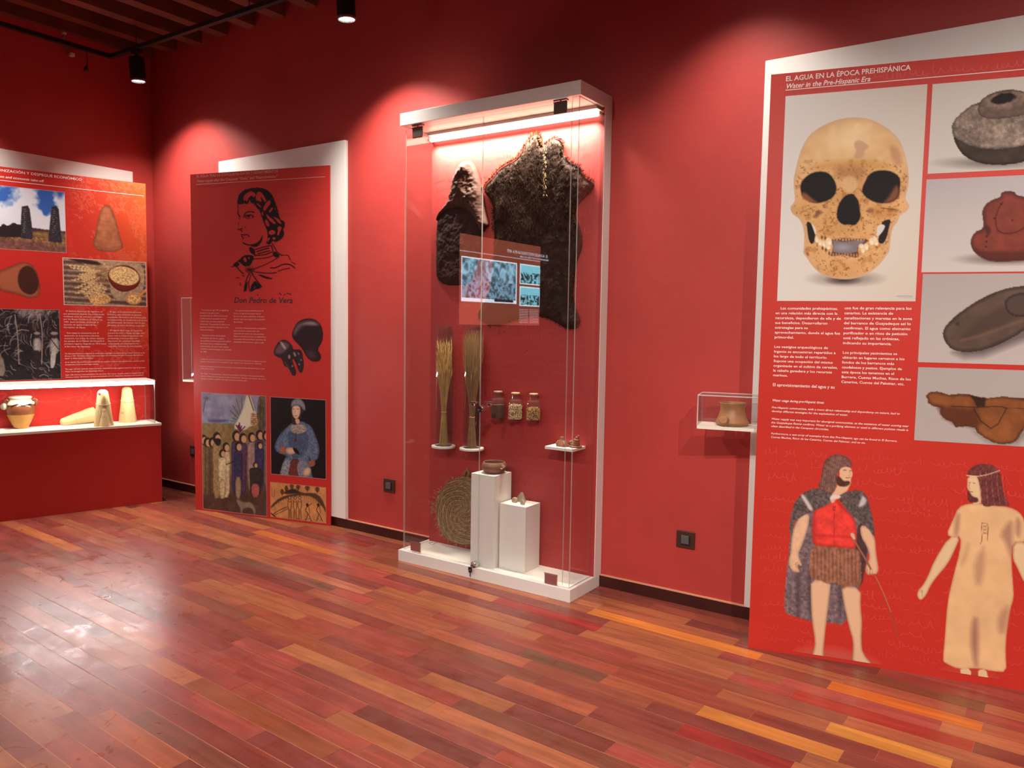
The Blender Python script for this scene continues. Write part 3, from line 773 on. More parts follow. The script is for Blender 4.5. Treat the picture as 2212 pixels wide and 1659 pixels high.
lay(q, G([(95,620),(80,800),(62,940),(45,1180),(60,1240),(150,1265),(240,1290),(370,1300),(500,1325),(560,1100),(600,1050),(700,640),(600,480),(200,480)]), GR, jag=1.5, mott=.7, cell=3)
for xx in (150, 235, 455): lay(q, G([(xx-18,900),(xx+18,900),(xx+14,1260),(xx-12,1260)]), (70,54,58), soft=4, alpha=.6)
lay(q, G([(600,560),(640,600),(660,760),(640,900),(615,1040),(560,1040),(560,700)]), (76,52,54), soft=2, mott=.4)
lay(q, G([(240,980),(390,1000),(380,1100),(355,1300),(340,1440),(332,1540),(340,1565),(240,1560),(262,1520),(275,1440),(250,1290),(242,1130)]), SK, edge=.22)
lay(q, G([(465,1030),(610,1050),(605,1190),(618,1290),(610,1440),(622,1530),(700,1620),(640,1618),(545,1590),(550,1530),(553,1440),(520,1330),(480,1150)]), SK, edge=.22)
lay(q, G([(240,740),(400,725),(590,745),(615,900),(605,1050),(560,1030),(480,1050),(440,1010),(360,1020),(300,990),(235,985),(232,900)]), (146,98,78), jag=2, mott=.6, cell=4)
for i in range(26):
    xx = 245+i*14; lay(q, G([(xx,770),(xx+5,770),(xx+7+random.uniform(-4,4),1010+random.uniform(-30,40)),(xx+2,1000)]), (104,60,46) if i % 2 else (176,126,100), soft=1.2, alpha=.55, sm=0)
lay(q, G([(258,480),(350,430),(420,400),(470,450),(560,530),(578,620),(575,740),(560,765),(470,755),(330,745),(255,735),(250,640)]), (226,66,56), mott=.35, cell=7, edge=.2, ew=7)
lay(q, G([(262,480),(250,700),(280,720),(285,560)]), (150,40,44), soft=5, alpha=.6)
lay(q, G([(270,655),(560,670),(560,690),(270,675)]), (176,44,44), soft=2, alpha=.5); q.line(G([(412,470),(414,740)]), .9, (150,34,34)); 
for yy in (450, 470): q.line(G([(402,yy),(424,yy+16)]), .8, (60,20,20)); q.line(G([(424,yy),(402,yy+16)]), .8, (60,20,20))
lay(q, G([(160,520),(235,500),(225,600),(195,690),(170,760),(150,800),(165,850),(180,885),(165,890),(150,875),(145,895),(165,930),(145,938),(110,928),(85,895),(78,850),(95,790),(100,690),(120,600)]), SK, edge=.2, mott=.12)
q.line(G([(150,862),(128,868),(135,900)]), .9, (150,100,76))
lay(q, G([(600,590),(660,600),(712,680),(718,780),(728,850),(740,920),(715,955),(680,950),(650,955),(640,900),(665,850),(672,810),(650,740),(610,680)]), SK, edge=.2)
for xx in (655,675,695): q.line(G([(xx,915),(xx-3,948)]), .8, (150,100,76))
lay(q, G([(82,640),(90,540),(120,430),(165,365),(250,325),(330,320),(400,350),(430,390),(360,440),(260,490),(180,520),(120,570),(98,650)]), CL, jag=1.6, mott=.9, cell=2.2, seed=4)
lay(q, G([(430,370),(520,340),(600,330),(650,370),(680,460),(700,580),(712,690),(660,610),(600,560),(540,520),(480,450)]), CL, jag=1.6, mott=.9, cell=2.2, seed=5)
lay(q, G([(165,370),(190,365),(240,440),(260,480),(235,485),(200,430)]), (214,206,204), soft=2.5, alpha=.9)
lay(q, G([(620,370),(650,400),(640,440),(600,460),(590,450),(610,400)]), (206,198,196), soft=2.5, alpha=.9)
lay(q, G([(430,300),(500,290),(525,330),(440,380),(400,440),(380,400)]), SK, soft=1.5)
lay(q, G([(380,385),(410,365),(470,380),(440,400),(410,395),(385,410)]), (222,206,196), soft=1)
lay(q, G([(330,160),(350,110),(400,75),(460,72),(520,100),(550,150),(530,170),(470,170),(440,200),(430,260),(425,330),(400,360),(340,350),(290,310),(315,260)]), (122,86,78), mott=.7, cell=3, edge=.2)
lay(q, G([(450,180),(490,160),(535,170),(545,200),(548,225),(535,250),(535,290),(510,325),(440,350),(430,280),(455,230)]), SK)
lay(q, G([(430,225),(460,240),(480,270),(525,265),(530,290),(500,310),(440,305),(425,270)]), (86,52,44), soft=1.4, mott=.4)
for i in range(16):
    xx = 340+i*7; q.line(G([(xx,120+abs(i-8)*3),(xx-14,230),(xx-25,330)]), .8, (164,128,116) if i % 2 else (78,50,46), alpha=.6)
q.line(G([(480,190),(500,188)]), 1.3, (50,34,30)); q.line(G([(528,190),(540,190)]), 1.1, (50,34,30)); q.line(G([(500,245),(530,242)]), 1.2, (120,50,44)); q.line(G([(525,195),(532,222),(520,228)]), .8, (170,120,90))
q.line(G([(535,655),(560,700),(600,770),(650,850),(680,910)]), 4.2, (150,94,78)); lay(q, G([(525,652),(555,645),(572,690),(555,700)]), (206,176,150), soft=1)
q.line(G([(705,950),(760,1060),(820,1220),(880,1415)]), 2.6, (140,76,60)); q.line(G([(715,965),(770,1075),(828,1225)]), .9, (210,150,110))
q.M = np.maximum(q.M, (np.abs(q.C-np.array([200,52,38])).sum(-1) > 12))
q.finish('man_drawing', p3, 'drawing of a bearded man in a fur cape holding a long staff', keep=q.M > .35)
def H(pts): return T(pts, 2000, 900, 2.765)
q = figure_pic((1978,992), (2262,1483))
lay(q, H([(60,1520),(160,1500),(300,1520),(460,1560),(400,1640),(200,1590),(40,1560)]), (180,86,76), soft=9, alpha=.6)
LG = (222,192,150)
lay(q, H([(205,1500),(270,1505),(268,1575),(280,1590),(200,1580),(208,1540)]), LG); lay(q, H([(310,1510),(362,1510),(370,1560),(400,1600),(330,1590),(315,1560)]), LG)
lay(q, H([(275,1510),(305,1510),(315,1590),(275,1590)]), (160,70,60), soft=2, alpha=.6)
lay(q, H([(140,715),(205,715),(170,800),(130,880),(60,960),(20,1020),(5,1060),(-30,1100),(-52,1075),(-48,1040),(-20,1010),(10,960),(50,860)]), LG, edge=.15)
q.line(H([(-35,1050),(-20,1030),(-25,1075)]), .9, (150,110,80))
lay(q, H([(520,750),(600,750),(640,850),(640,1000),(590,1000),(545,900),(518,850)]), LG, edge=.15)
DR = (224,182,134)
lay(q, H([(195,540),(250,520),(330,520),(400,530),(500,540),(560,570),(590,620),(600,700),(600,750),(515,750),(510,860),(520,1000),(525,1080),(500,1160),(480,1300),(475,1420),(482,1525),(400,1520),(300,1500),(200,1510),(110,1470),(102,1450),(115,1300),(130,1100),(165,950),(205,800),(208,715),(165,722),(122,705),(160,620)]), DR, mott=.14, cell=22, edge=.10)
for P, c_ in (([(185,590),(200,585),(190,700),(170,705)], (130,84,80)), ([(500,620),(520,640),(515,850),(480,760),(440,700)], (150,108,92)), ([(290,850),(360,760),(340,1000),(290,1000)], (176,132,104)), ([(280,1200),(315,1210),(310,1490),(290,1490),(265,1330)], (136,92,76)), ([(430,1180),(500,1120),(480,1290),(430,1290)], (170,124,100)), ([(545,600),(565,640),(555,720),(540,690)], (130,84,80)), ([(205,900),(230,820),(260,740),(240,850)], (180,136,108))):
    lay(q, H(P), c_, soft=7, alpha=.7)
q.line(H([(332,635),(375,635),(365,740)]), .9, (90,60,50)); q.line(H([(332,635),(335,740),(325,760)]), .9, (90,60,50))
for yy in (650,670,690): q.line(H([(342,yy),(362,yy+10)]), .8, (90,60,50)); q.line(H([(362,yy),(342,yy+10)]), .8, (90,60,50))
lay(q, H([(250,360),(300,350),(320,380),(325,470),(330,520),(270,520),(262,440),(250,420)]), LG)
lay(q, H([(245,345),(260,310),(310,282),(360,275),(410,295),(445,330),(455,400),(470,470),(505,540),(470,530),(440,535),(400,530),(370,540),(335,530),(325,440),(310,370),(270,355)]), (112,58,56), mott=.6, cell=3)
lay(q, H([(248,440),(262,450),(280,480),(320,480),(318,512),(250,515)]), (104,52,52), mott=.4, cell=3)
lay(q, H([(250,360),(300,350),(316,380),(326,440),(330,520),(316,520),(312,486),(296,482),(276,472),(264,446),(252,436),(246,422),(250,400)]), LG, edge=.08)
for i in range(14):
    xx = 325+i*11; q.line(H([(xx,330),(xx+4,430),(xx+10+i*1.2,525)]), .9, (168,120,104) if i % 3 == 0 else (76,34,38), alpha=.6)
q.line(H([(243,352),(330,358),(440,322)]), 1.6, (226,196,168))
q.line(H([(258,395),(268,393)]), 1.2, (70,44,40)); q.line(H([(280,395),(296,397)]), 1.2, (70,44,40)); q.line(H([(262,400),(256,425),(266,432)]), .8, (160,116,90)); q.line(H([(264,448),(280,450)]), 1.3, (150,80,66))
q.M = np.maximum(q.M, (np.abs(q.C-np.array([200,52,38])).sum(-1) > 12))
q.finish('woman_drawing', p3, 'drawing of a woman in a plain beige tunic with a headband', keep=q.M > .35)

# ============================================================ middle panel (ink portrait)
F2 = Frame(-5.4411, 3.5659, 14.0)
W2, H2 = 1.2466, 2.6063
p2 = thing('information_panel', 'red information panel with a black ink portrait bust, armour photo and three old pictures', 'information panel', (F2.o[0], F2.o[1], 0), F2.a, 'angled red information panels')
b = MB(); b.box((0, 0, 0), (W2, .010, H2), M_panelred)
script_strokes(b, .75, 1.1, W2-.02, 2.45, 15, (M_script2, M_script2), wd=.0022)
b.build('panel_board', None, p2)
M_dim = mat('rosy_print_ink', (.62,.25,.22), .5)
M_txt2 = mat('pink_print_ink', (.76,.42,.38), .5)
lettering(F2, p2, 'title_lettering', ['EL AGUA TRAS LA CONQUISTA: DATAS Y REPARTIMIENTOS'], (424.7,377.8), (424.7,383.8), 601.5, M_dim, bold=True)
lettering(F2, p2, 'subtitle_lettering', ['Water supply after the Conquest: “Datas” and “Repartimientos”'], (424.7,388.3), (424.7,394.2), 599.3, M_dim, italic=True, bold=True)
hline(F2, p2, 'title_rule', (424.3,397), (702.4,383.4), M_txt2, .003)
TX2 = [
 (['A lo largo del siglo XIV la llegada de','europeos a las islas se fue','intensificando. En 1478, la Corona de','Castilla asume la conquista de Gran','Canaria, isla con mayor potencial','económico. Ya presentes el objetivo era','potenciar la industria azucarera en los','nuevos territorios.'], (432,668), (432.5,713.5), 497, False, 1),
 (['Desde los inicios del proyecto','colonizador, las tierras y aguas','susceptibles de formar parte del cultivo','del azúcar fueron cuidadosamente','seleccionadas. Se anuló todo reparto','contrario a esta estrategia que comenzó','en 1484.'], (433,722.5), (433,760.8), 500, False, 1),
 (['Los gobernadores distribuyeron la','tierra y el agua de acuerdo con el','derecho de aguas castellano, principio','jurídico que une el agua a la propiedad','de la tierra.'], (504.7,669), (504.7,696.7), 572, False, 1),
 (['Las Data o Repartimientos, otorgaban','estos terrenos a personajes con','capacidad de invertir en esta empresa.','Nace un sistema próximo al capitalismo,','una nueva cultura jurídica y derechos de','propiedad sobre la tierra, agua y caña.'], (504.7,706.5), (504.7,739.7), 575, False, 1),
 (['In 1478, the Crown of Castile starts the conquest of Gran Canaria, island with the highest economic','potential, with the objective of enhancing the sugar industry in the new territories conquered.'], (433,774.3), (433,781.8), 574.3, True, 0),
 (['Governors distribute land and water according to the judicial principle that binds water to land','ownership in Castile.'], (433,789.5), (433,797), 571, True, 0),
 (['The “Datas” or “Repartimientos”, added to the parcelling or distribution of land, granted lands to','persons of importance with capacity to invest in said ventures. This way, a new system, close to our','capitalism, was born, as well as a new legal culture and ownership rights.'], (433.5,805.3), (433.5,818.8), 574.7, True, 0)]
for ln, tl, bl, rx, it, ind in TX2: lettering(F2, p2, 'paragraph_lettering', ln, tl, bl, rx, M_txt2, italic=it, indent=ind)
lettering(F2, p2, 'signature_lettering', ['Don Pedro de Vera'], (505,641.5), (505,654), 632, M_ink, italic=True, bold=True)

# ink bust : black shapes printed on the red board
IK = (26, 17, 20)
q = Pic(F2, (496,396), (646,638), res=.0030, bg=(160,34,32)); q.M = np.zeros(q.PX.shape)
def I(pts): return T(pts, 380, 340, 5.53)
def ink(pts, **k): lay(q, I(pts), IK, **k)
def inkl(pts, wd=1.6, sm=1):
    P = smoothline(I(pts), sm) if sm else I(pts)
    m, D = q.sdf(P, False, margin=6)
    if not D.size: return
    a = np.clip(.5-(D-wd/2)/1.0, 0, 1); q.C[m] = q.C[m]*(1-a[:, None])+np.array(IK)*a[:, None]; q.M[m] = np.maximum(q.M[m], a)
def red(pts, **k):
    P = smoothpoly(I(pts), 1); m, D = q.sdf(P, margin=6)
    if not D.size: return
    a = np.clip(.5-D/1.2, 0, 1); q.M[m] *= (1-a); q.C[m] = q.C[m]*(1-a[:, None])+np.array([160,34,32])*a[:, None]
ink([(732,560),(738,500),(760,440),(800,400),(860,375),(960,362),(1050,370),(1120,410),(1165,480),(1195,560),(1225,660),(1240,740),(1290,760),(1305,800),(1295,840),(1275,860),(1295,890),(1285,950),(1240,990),(1190,1015),(1160,990),(1130,1040),(1075,1035),(1100,960),(1095,880),(1060,800),(1030,720),(1010,650),(960,590),(930,550),(900,545),(880,490),(870,545),(840,560),(820,545),(790,560)], jag=1.0)
for P in ([(800,470),(850,420),(900,400),(940,420),(960,450),(930,480),(900,450),(860,500),(850,540),(830,500),(815,535)], [(950,470),(980,400),(1030,420),(1060,470),(1085,520),(1060,540),(1040,500),(1010,470),(1030,540),(990,520),(960,520)], [(960,540),(1000,560),(1030,600),(1010,600),(975,570)],
          [(1040,600),(1090,520),(1135,510),(1130,560),(1100,590),(1070,640),(1045,640)], [(1110,640),(1150,590),(1165,610),(1140,650),(1115,665)], [(1075,660),(1110,700),(1160,740),(1200,790),(1180,800),(1130,770),(1085,720)], [(1060,750),(1090,740),(1120,800),(1115,830),(1080,820)],
          [(1150,700),(1190,740),(1230,790),(1270,800),(1240,740),(1200,720)], [(1210,830),(1250,820),(1270,840),(1240,900),(1230,940),(1205,920),(1220,880)], [(1110,880),(1160,860),(1195,890),(1180,920),(1130,930),(1105,910)], [(1160,950),(1200,960),(1180,990),(1150,975)], [(1100,960),(1130,955),(1110,1000),(1090,1010)], [(1185,590),(1195,640),(1180,620)], [(1020,660),(1040,640),(1050,690),(1035,700)]): red(P)
inkl([(735,570),(745,620),(740,670),(760,700),(758,740)], 1.1); inkl([(750,790),(747,815)], .9); inkl([(740,860),(775,862),(790,885)], 1.9); inkl([(770,855),(800,850)], 1.3); inkl([(830,830),(832,842)], 1.1)
inkl([(815,690),(835,660),(880,645),(935,655)], 2.0); inkl([(810,712),(840,690),(890,688),(930,700),(915,715)], 1.9); ink([(840,690),(875,688),(890,705),(870,715),(850,708)]); inkl([(830,715),(855,735),(885,725)], 1.1); inkl([(738,650),(745,690),(765,700)], 1.4)
inkl([(780,922),(810,928),(860,922),(875,945)], 1.8); inkl([(785,940),(810,965),(800,975)], 1.5); inkl([(800,1020),(850,1045),(905,1050)], 2.2); ink([(870,1045),(960,1030),(1010,985),(1040,920),(1030,1000),(980,1065),(930,1070)])
ink([(870,1075),(900,1070),(930,1090),(950,1120),(945,1160),(960,1190),(920,1150),(890,1140)], jag=.5); inkl([(950,1100),(1050,1070),(1140,1050),(1150,1080),(1160,1120)], 2); inkl([(950,1170),(1060,1165),(1150,1130)], 2); inkl([(970,1125),(1040,1100),(1110,1085)], 2.4); inkl([(985,1150),(1060,1130),(1120,1115)], 2.0)
inkl([(935,1215),(1050,1205),(1130,1190),(1200,1150)], 1.4); inkl([(1150,1030),(1190,1090),(1215,1140),(1270,1170)], 1.6); ink([(1150,1140),(1190,1120),(1215,1150),(1250,1170),(1200,1200),(1170,1180)])
inkl([(1260,1170),(1340,1165),(1355,1195),(1370,1225)], 1.3); inkl([(925,1335),(1050,1290),(1150,1240),(1230,1190)], 1.4); inkl([(1130,1320),(1200,1318),(1280,1275),(1350,1275),(1400,1300),(1420,1320)], 2.1); inkl([(1380,1250),(1430,1275)], 1.2)
inkl([(910,1360),(1020,1380),(1140,1385),(1200,1375)], 1.6); inkl([(1220,1360),(1290,1335),(1360,1325)], 1.4); ink([(970,1395),(1030,1405),(1100,1430),(1170,1450),(1120,1455),(1050,1440)])
ink([(680,1280),(760,1225),(800,1180),(850,1165),(920,1170),(935,1200),(900,1270),(880,1300),(820,1300),(770,1260),(740,1310),(690,1305)], jag=.6)
for P in ([(800,1210),(830,1185),(850,1230),(840,1260),(815,1240)], [(860,1190),(890,1190),(870,1230)], [(730,1250),(760,1250),(800,1285),(780,1290)]): red(P)
inkl([(650,1310),(685,1305)], 1.2); inkl([(735,1315),(770,1360),(810,1390)], 1.8); inkl([(720,1440),(760,1440)], 1.2)
for a_ in range(12):
    t_ = a_/12*2*math.pi; inkl([(885,1345),(885+60*math.cos(t_),1345+38*math.sin(t_))], 1.2, 0)
inkl([(885,1370),(850,1440),(825,1520),(815,1600)], 1.8); inkl([(900,1370),(950,1450),(990,1500),(1025,1545)], 2.0); ink([(860,1470),(845,1600),(815,1600),(825,1530)]); ink([(885,1600),(900,1530),(940,1470),(980,1500),(1025,1545),(1000,1570),(960,1570),(930,1590),(900,1605)], jag=.7); red([(930,1560),(945,1535),(950,1565)])
inkl([(865,1480),(880,1600)], 1.3); inkl([(895,1400),(870,1500)], 1.1)
for P in (([(1235,1620),(1260,1640)]), ([(1290,1650),(1305,1635)]), ([(1330,1625),(1370,1630),(1372,1650)]), ([(975,1640),(990,1655)]), ([(770,1500),(772,1530)]), ([(795,1410),(815,1420)])): inkl(P, 1.2, 0)
q.finish('ink_portrait', p2, 'black ink bust portrait printed on red', keep=q.M > .45, y=-.0010)

# helmet and gauntlet
q = Pic(F2, (588,683), (703,816), res=.0030, bg=(168,36,34)); q.M = np.zeros(q.PX.shape)
def Hh(pts): return T(pts, 380, 640, 5.53)
lay(q, Hh([(1385,460),(1400,400),(1440,320),(1510,275),(1600,262),(1680,285),(1740,350),(1760,450),(1750,530),(1720,590),(1700,620),(1700,660),(1735,700),(1730,760),(1680,785),(1610,770),(1560,720),(1520,640),(1470,580),(1400,510)]), (44,28,32), edge=.3, ew=3)
lay(q, Hh([(1400,430),(1440,340),(1520,300),(1620,290),(1700,320),(1720,350),(1620,340),(1520,345),(1450,420),(1420,470)]), (110,86,92), soft=4, alpha=.85); lay(q, Hh([(1500,330),(1640,300),(1690,350),(1600,340)]), (176,156,160), soft=3, alpha=.5)
lay(q, Hh([(1560,660),(1620,640),(1680,700),(1640,750),(1590,730)]), (74,52,56), soft=4, alpha=.8)
lay(q, Hh([(1165,680),(1180,620),(1220,550),(1280,513),(1350,540),(1395,600),(1400,640),(1480,630),(1510,670),(1520,740),(1530,830),(1515,900),(1490,918),(1460,880),(1440,800),(1400,740),(1390,760),(1410,830),(1440,900),(1430,945),(1400,952),(1370,910),(1340,850),(1290,830),(1270,740),(1200,720)]), (50,34,38), edge=.2, ew=3)
lay(q, Hh([(1180,650),(1240,560),(1310,540),(1370,590),(1280,680),(1200,690)]), (110,84,90), soft=3, alpha=.8); lay(q, Hh([(1240,545),(1265,540),(1320,620),(1300,640)]), (196,172,172), soft=2, alpha=.8)
for P in ([(1340,700),(1365,700),(1370,740),(1345,750)], [(1400,670),(1420,665),(1440,710),(1420,725)], [(1450,670),(1475,680),(1470,710)], [(1380,820),(1410,830),(1385,850)], [(1460,800),(1490,810),(1470,830)], [(1480,750),(1510,760),(1495,775)]): lay(q, Hh(P), (176,150,148), soft=1.2, alpha=.8)
q.line(Hh([(1300,780),(1340,850),(1380,920)]), 1.0, (120,96,90)); q.line(Hh([(1350,760),(1380,840)]), 1.0, (20,12,14)); q.line(Hh([(1420,740),(1470,840)]), 1.0, (14,8,10))
q.finish('armour_photo', p2, 'cut-out photo of a dark steel helmet and gauntlet', keep=q.M > .45)

# crowd painting (a plain stand-in: figures on a sandy shore with a pale flag)
def K(pts): return T(pts, 380, 840, 5.53)
q = Pic(F2, (434.5,847), (577.5,1116.5), res=.0034, bg=(150,146,168)); q.M = np.zeros(q.PX.shape)
n = fnoise(q.PX.shape, 20, 2, 4); n2 = fnoise(q.PX.shape, 7, 6, 3)
gy = (q.PY-847)/270
sky = np.array([136,134,156]) + (n-.5)[..., None]*np.array([70,70,60]); hill = np.array([104,136,140])+(n2-.5)[..., None]*60
q.C[:] = sky; ridge = 930 - (q.PX-436)*.52 + 14*(n-.5)*2
k_ = np.clip((q.PY-ridge)/8, 0, 1)*np.clip((q.PX-440)/30, 0, 1)*np.clip((535-q.PX)/20, 0, 1); q.C[:] = q.C*(1-k_[..., None]*.7)+hill*k_[..., None]*.7
sand = np.clip((q.PY-913-(q.PX-436)*.03)/2, 0, 1)[..., None]; q.C[:] = q.C*(1-sand) + (np.array([128,106,66])+(n2-.5)[..., None]*40)*sand
lay(q, K([(380,360),(660,370),(560,400),(400,400)]), (92,84,112), soft=2)
dk = np.clip((q.PY-1010)/60, 0, 1)[..., None]; q.C[:] = q.C*(1-dk*.8) + (np.array([74,48,44])+(n-.5)[..., None]*36)*dk*.8
q.line(K([(330,270),(350,140)]), 1.4, (80,66,50)); 
for a_ in range(9): q.line(K([(370,115),(370+42*math.cos(a_*.7),115+34*math.sin(a_*.7))]), 1.2, (84,72,62), sm=0)
for a_ in range(22):
    t_ = -math.pi*.98 + a_*.15; q.line(K([(800,400),(800+random.uniform(120,190)*math.cos(t_),400+random.uniform(200,330)*math.sin(t_))]), 2.0, (90,78,70) if a_ % 2 else (118,106,92), alpha=.8, sm=0)
lay(q, K([(980,60),(1090,70),(1090,520),(960,480)]), (92,80,66), mott=.7, cell=6)
lay(q, K([(840,70),(890,75),(930,200),(970,340),(985,430),(900,440),(820,500),(760,490),(680,470),(760,330),(820,180)]), (206,200,176), edge=.1)
lay(q, K([(920,260),(970,340),(985,440),(890,430),(900,340)]), (178,140,104), mott=.8, cell=3); 
for i in range(6): q.line(K([(895,300+i*24),(975,310+i*24)]), 1.3, (130,56,44) if i % 2 else (90,60,48), alpha=.8)
q.line(K([(870,80),(930,260)]), 2, (84,62,40)); q.line(K([(1010,140),(1005,480)]), 1.2, (60,46,36)); q.line(K([(1045,200),(1048,480)]), 1.2, (60,46,36))
def person(cx, top, w_, h_, robe, skin=(190,150,112), hair=(46,30,26), leg=None):
    hd = h_*.07
    lay(q, K([(cx-w_*.5,top+hd*2.6),(cx-w_*.2,top+hd*2),(cx+w_*.2,top+hd*2),(cx+w_*.5,top+hd*2.7),(cx+w_*.42,top+h_*.55),(cx+w_*.4,top+h_),(cx-w_*.4,top+h_),(cx-w_*.44,top+h_*.5)]), robe, mott=.5, cell=4, edge=.3, ew=3)
    if leg: lay(q, K([(cx-w_*.35,top+h_*.6),(cx+w_*.35,top+h_*.6),(cx+w_*.3,top+h_),(cx-w_*.3,top+h_)]), leg, mott=.4, cell=4, edge=.3, ew=3)
    x_, y_ = K([(cx, top+hd)])[0]; r = hd/5.53
    q.ell(x_, y_, r*.9, r*1.25, hair, soft=.8); q.ell(x_+.25*r, y_+.2*r, r*.62, r*.9, skin, soft=.8)
for a_ in ((330,560,70,700,(120,100,70)),(375,590,60,680,(110,88,62)),(435,590,70,690,(96,76,58)),(490,530,120,780,(150,124,84)),(600,650,110,650,(196,176,136)),(720,510,120,760,(70,62,92)),(800,540,110,720,(84,56,80)),(905,530,110,700,(150,120,116)),(1000,500,120,720,(66,62,100)),(1075,510,60,700,(120,92,84))): person(*a_)
lay(q, K([(455,590),(530,590),(545,640),(510,690),(470,660)]), (40,30,32), soft=1)
person(555,730,110,580,(200,182,140), leg=(196,172,128)); person(745,640,110,680,(58,52,84), leg=(150,126,96)); person(1000,640,110,520,(60,54,92), leg=(70,46,50)); person(950,880,150,420,(52,50,40), leg=(170,90,84))
for i in range(7): q.line(K([(770,510),(770+random.uniform(-50,60),510-random.uniform(50,110))]), 2.4, (92,34,64), sm=0)
q.line(K([(600,905),(740,850)]), 1.6, (40,32,30)); 
lay(q, K([(715,1320),(760,1320),(800,1350),(900,1345),(940,1400),(960,1440),(950,1510),(930,1510),(920,1450),(880,1420),(830,1430),(800,1440),(795,1495),(770,1495),(770,1430),(740,1390)]), (136,118,96), edge=.3, ew=3, mott=.3); q.line(K([(940,1400),(985,1415)]), 1.2, (110,90,74))
q.border(.004, (176,120,116)); q.finish('crowd_picture', p2, 'old painting of a crowd on a shore with a pale flag')

# seated woman portrait (a plain stand-in)
q = Pic(F2, (583.5,856.5), (705,1036), res=.0030, bg=(30,22,26)); q.M = np.zeros(q.PX.shape)
def gy2(pts): return K(pts)
lay(q, K([(1390,400),(1500,380),(1600,430),(1640,480),(1700,640),(1720,740),(1690,860),(1600,860),(1590,800),(1600,860),(1620,1000),(1650,1090),(1250,1070),(1230,1040),(1290,840),(1330,800),(1200,760),(1170,680),(1240,540),(1330,450)]), (92,106,130), mott=.6, cell=4, edge=.25)
lay(q, K([(1340,480),(1560,470),(1590,640),(1560,760),(1460,840),(1380,820),(1340,640)]), (70,84,112), mott=.5, cell=4)
lay(q, K([(1370,830),(1480,840),(1560,1080),(1330,1060)]), (104,52,48), mott=.4, cell=3, edge=.2)
lay(q, K([(1290,840),(1380,850),(1330,1060),(1240,1050)]), (132,132,142), mott=.6, cell=3); lay(q, K([(1440,880),(1540,850),(1600,960),(1560,1080),(1470,1080)]), (120,122,134), mott=.6, cell=3)
lay(q, K([(1360,440),(1440,420),(1540,430),(1560,480),(1540,520),(1450,540),(1380,520)]), (150,136,124), mott=.9, cell=2)
lay(q, K([(1250,690),(1300,680),(1320,760),(1240,780)]), (156,92,66), mott=.4, cell=3); lay(q, K([(1580,860),(1660,850),(1670,910),(1600,940)]), (150,84,62), mott=.4, cell=3)
lay(q, K([(1310,710),(1370,695),(1430,710),(1430,770),(1370,790),(1320,770)]), (206,170,140), edge=.2); lay(q, K([(1390,700),(1440,710),(1480,770),(1470,790),(1420,760)]), (28,22,22), soft=1)
lay(q, K([(1540,950),(1580,930),(1620,960),(1600,1030),(1560,1045),(1515,1030),(1520,980)]), (206,172,142), edge=.2)
lay(q, K([(1375,230),(1380,160),(1420,120),(1480,115),(1530,160),(1550,240),(1530,270),(1500,300),(1490,370),(1440,430),(1400,430),(1385,380)]), (56,42,40))
lay(q, K([(1420,360),(1475,355),(1480,410),(1440,425)]), (200,158,130)); lay(q, K([(1385,240),(1400,205),(1450,195),(1485,215),(1490,270),(1475,330),(1440,365),(1410,345),(1390,300)]), (220,184,158), edge=.15)
lay(q, K([(1375,220),(1378,160),(1410,125),(1460,113),(1510,135),(1545,190),(1548,262),(1520,250),(1490,205),(1440,195),(1395,205)]), (132,132,140), edge=.2)
q.line(K([(1440,120),(1440,195)]), .8, (90,90,98)); q.line(K([(1395,243),(1415,241)]), 1.0, (50,34,30)); q.line(K([(1445,240),(1470,243)]), 1.0, (50,34,30)); q.line(K([(1425,250),(1420,290),(1432,296)]), .8, (160,116,96)); q.line(K([(1420,322),(1448,320)]), 1.4, (160,66,60))
q.ell(*K([(1430,612)])[0], 3.4, 3.8, (96,44,34)); q.line(K([(1432,520),(1432,600)]), 1, (40,26,24))
q.border(.004, (176,120,116)); q.finish('woman_picture', p2, 'dark portrait of a woman in blue with a grey cap')

# engraving
q = Pic(F2, (583.5,1040.5), (705,1131), res=.0028, bg=(196,134,84)); q.M = np.zeros(q.PX.shape)
n = fnoise(q.PX.shape, 14, 12, 4); q.C[:] *= (1+(n-.5)*.35)[..., None]
EK = (52,34,26)
lay(q, K([(1130,1400),(1250,1290),(1400,1255),(1560,1240),(1700,1250),(1780,1380),(1800,1500),(1750,1400),(1640,1290),(1500,1270),(1350,1290),(1220,1350),(1140,1430)]), (84,60,40), soft=1.2)
for x_, y_, r in ((1270,1230,38),(1320,1190,34),(1385,1160,44),(1460,1170,40),(1570,1180,48),(1690,1200,42)):
    q.line(K([(x_,y_+45),(x_,y_-30)]), 1.4, EK)
    for i in range(7): q.line(K([(x_-r*.6*(1-abs(i-3)/6),y_-30+i*9),(x_+r*.6*(1-abs(i-3)/6),y_-26+i*9)]), 1.5, (60,46,34), alpha=.8)
lay(q, K([(1250,1260),(1350,1200),(1420,1190),(1480,1230),(1540,1250)]), (56,44,34), soft=2, mott=.5)
for x_ in (1360,1425,1480):
    q.ell(*K([(x_,1300)])[0], 3.2, 4.2, EK); q.ell(*K([(x_,1300)])[0], 2.0, 2.9, (206,150,100))
    q.line(K([(x_-18,1330),(x_-24,1400),(x_-10,1440),(x_-16,1560)]), 1.1, EK); q.line(K([(x_+18,1330),(x_+22,1400),(x_+10,1440),(x_+22,1560)]), 1.1, EK); q.line(K([(x_,1440),(x_+2,1560)]), .9, EK); q.line(K([(x_-12,1345),(x_+12,1352)]), .9, EK)
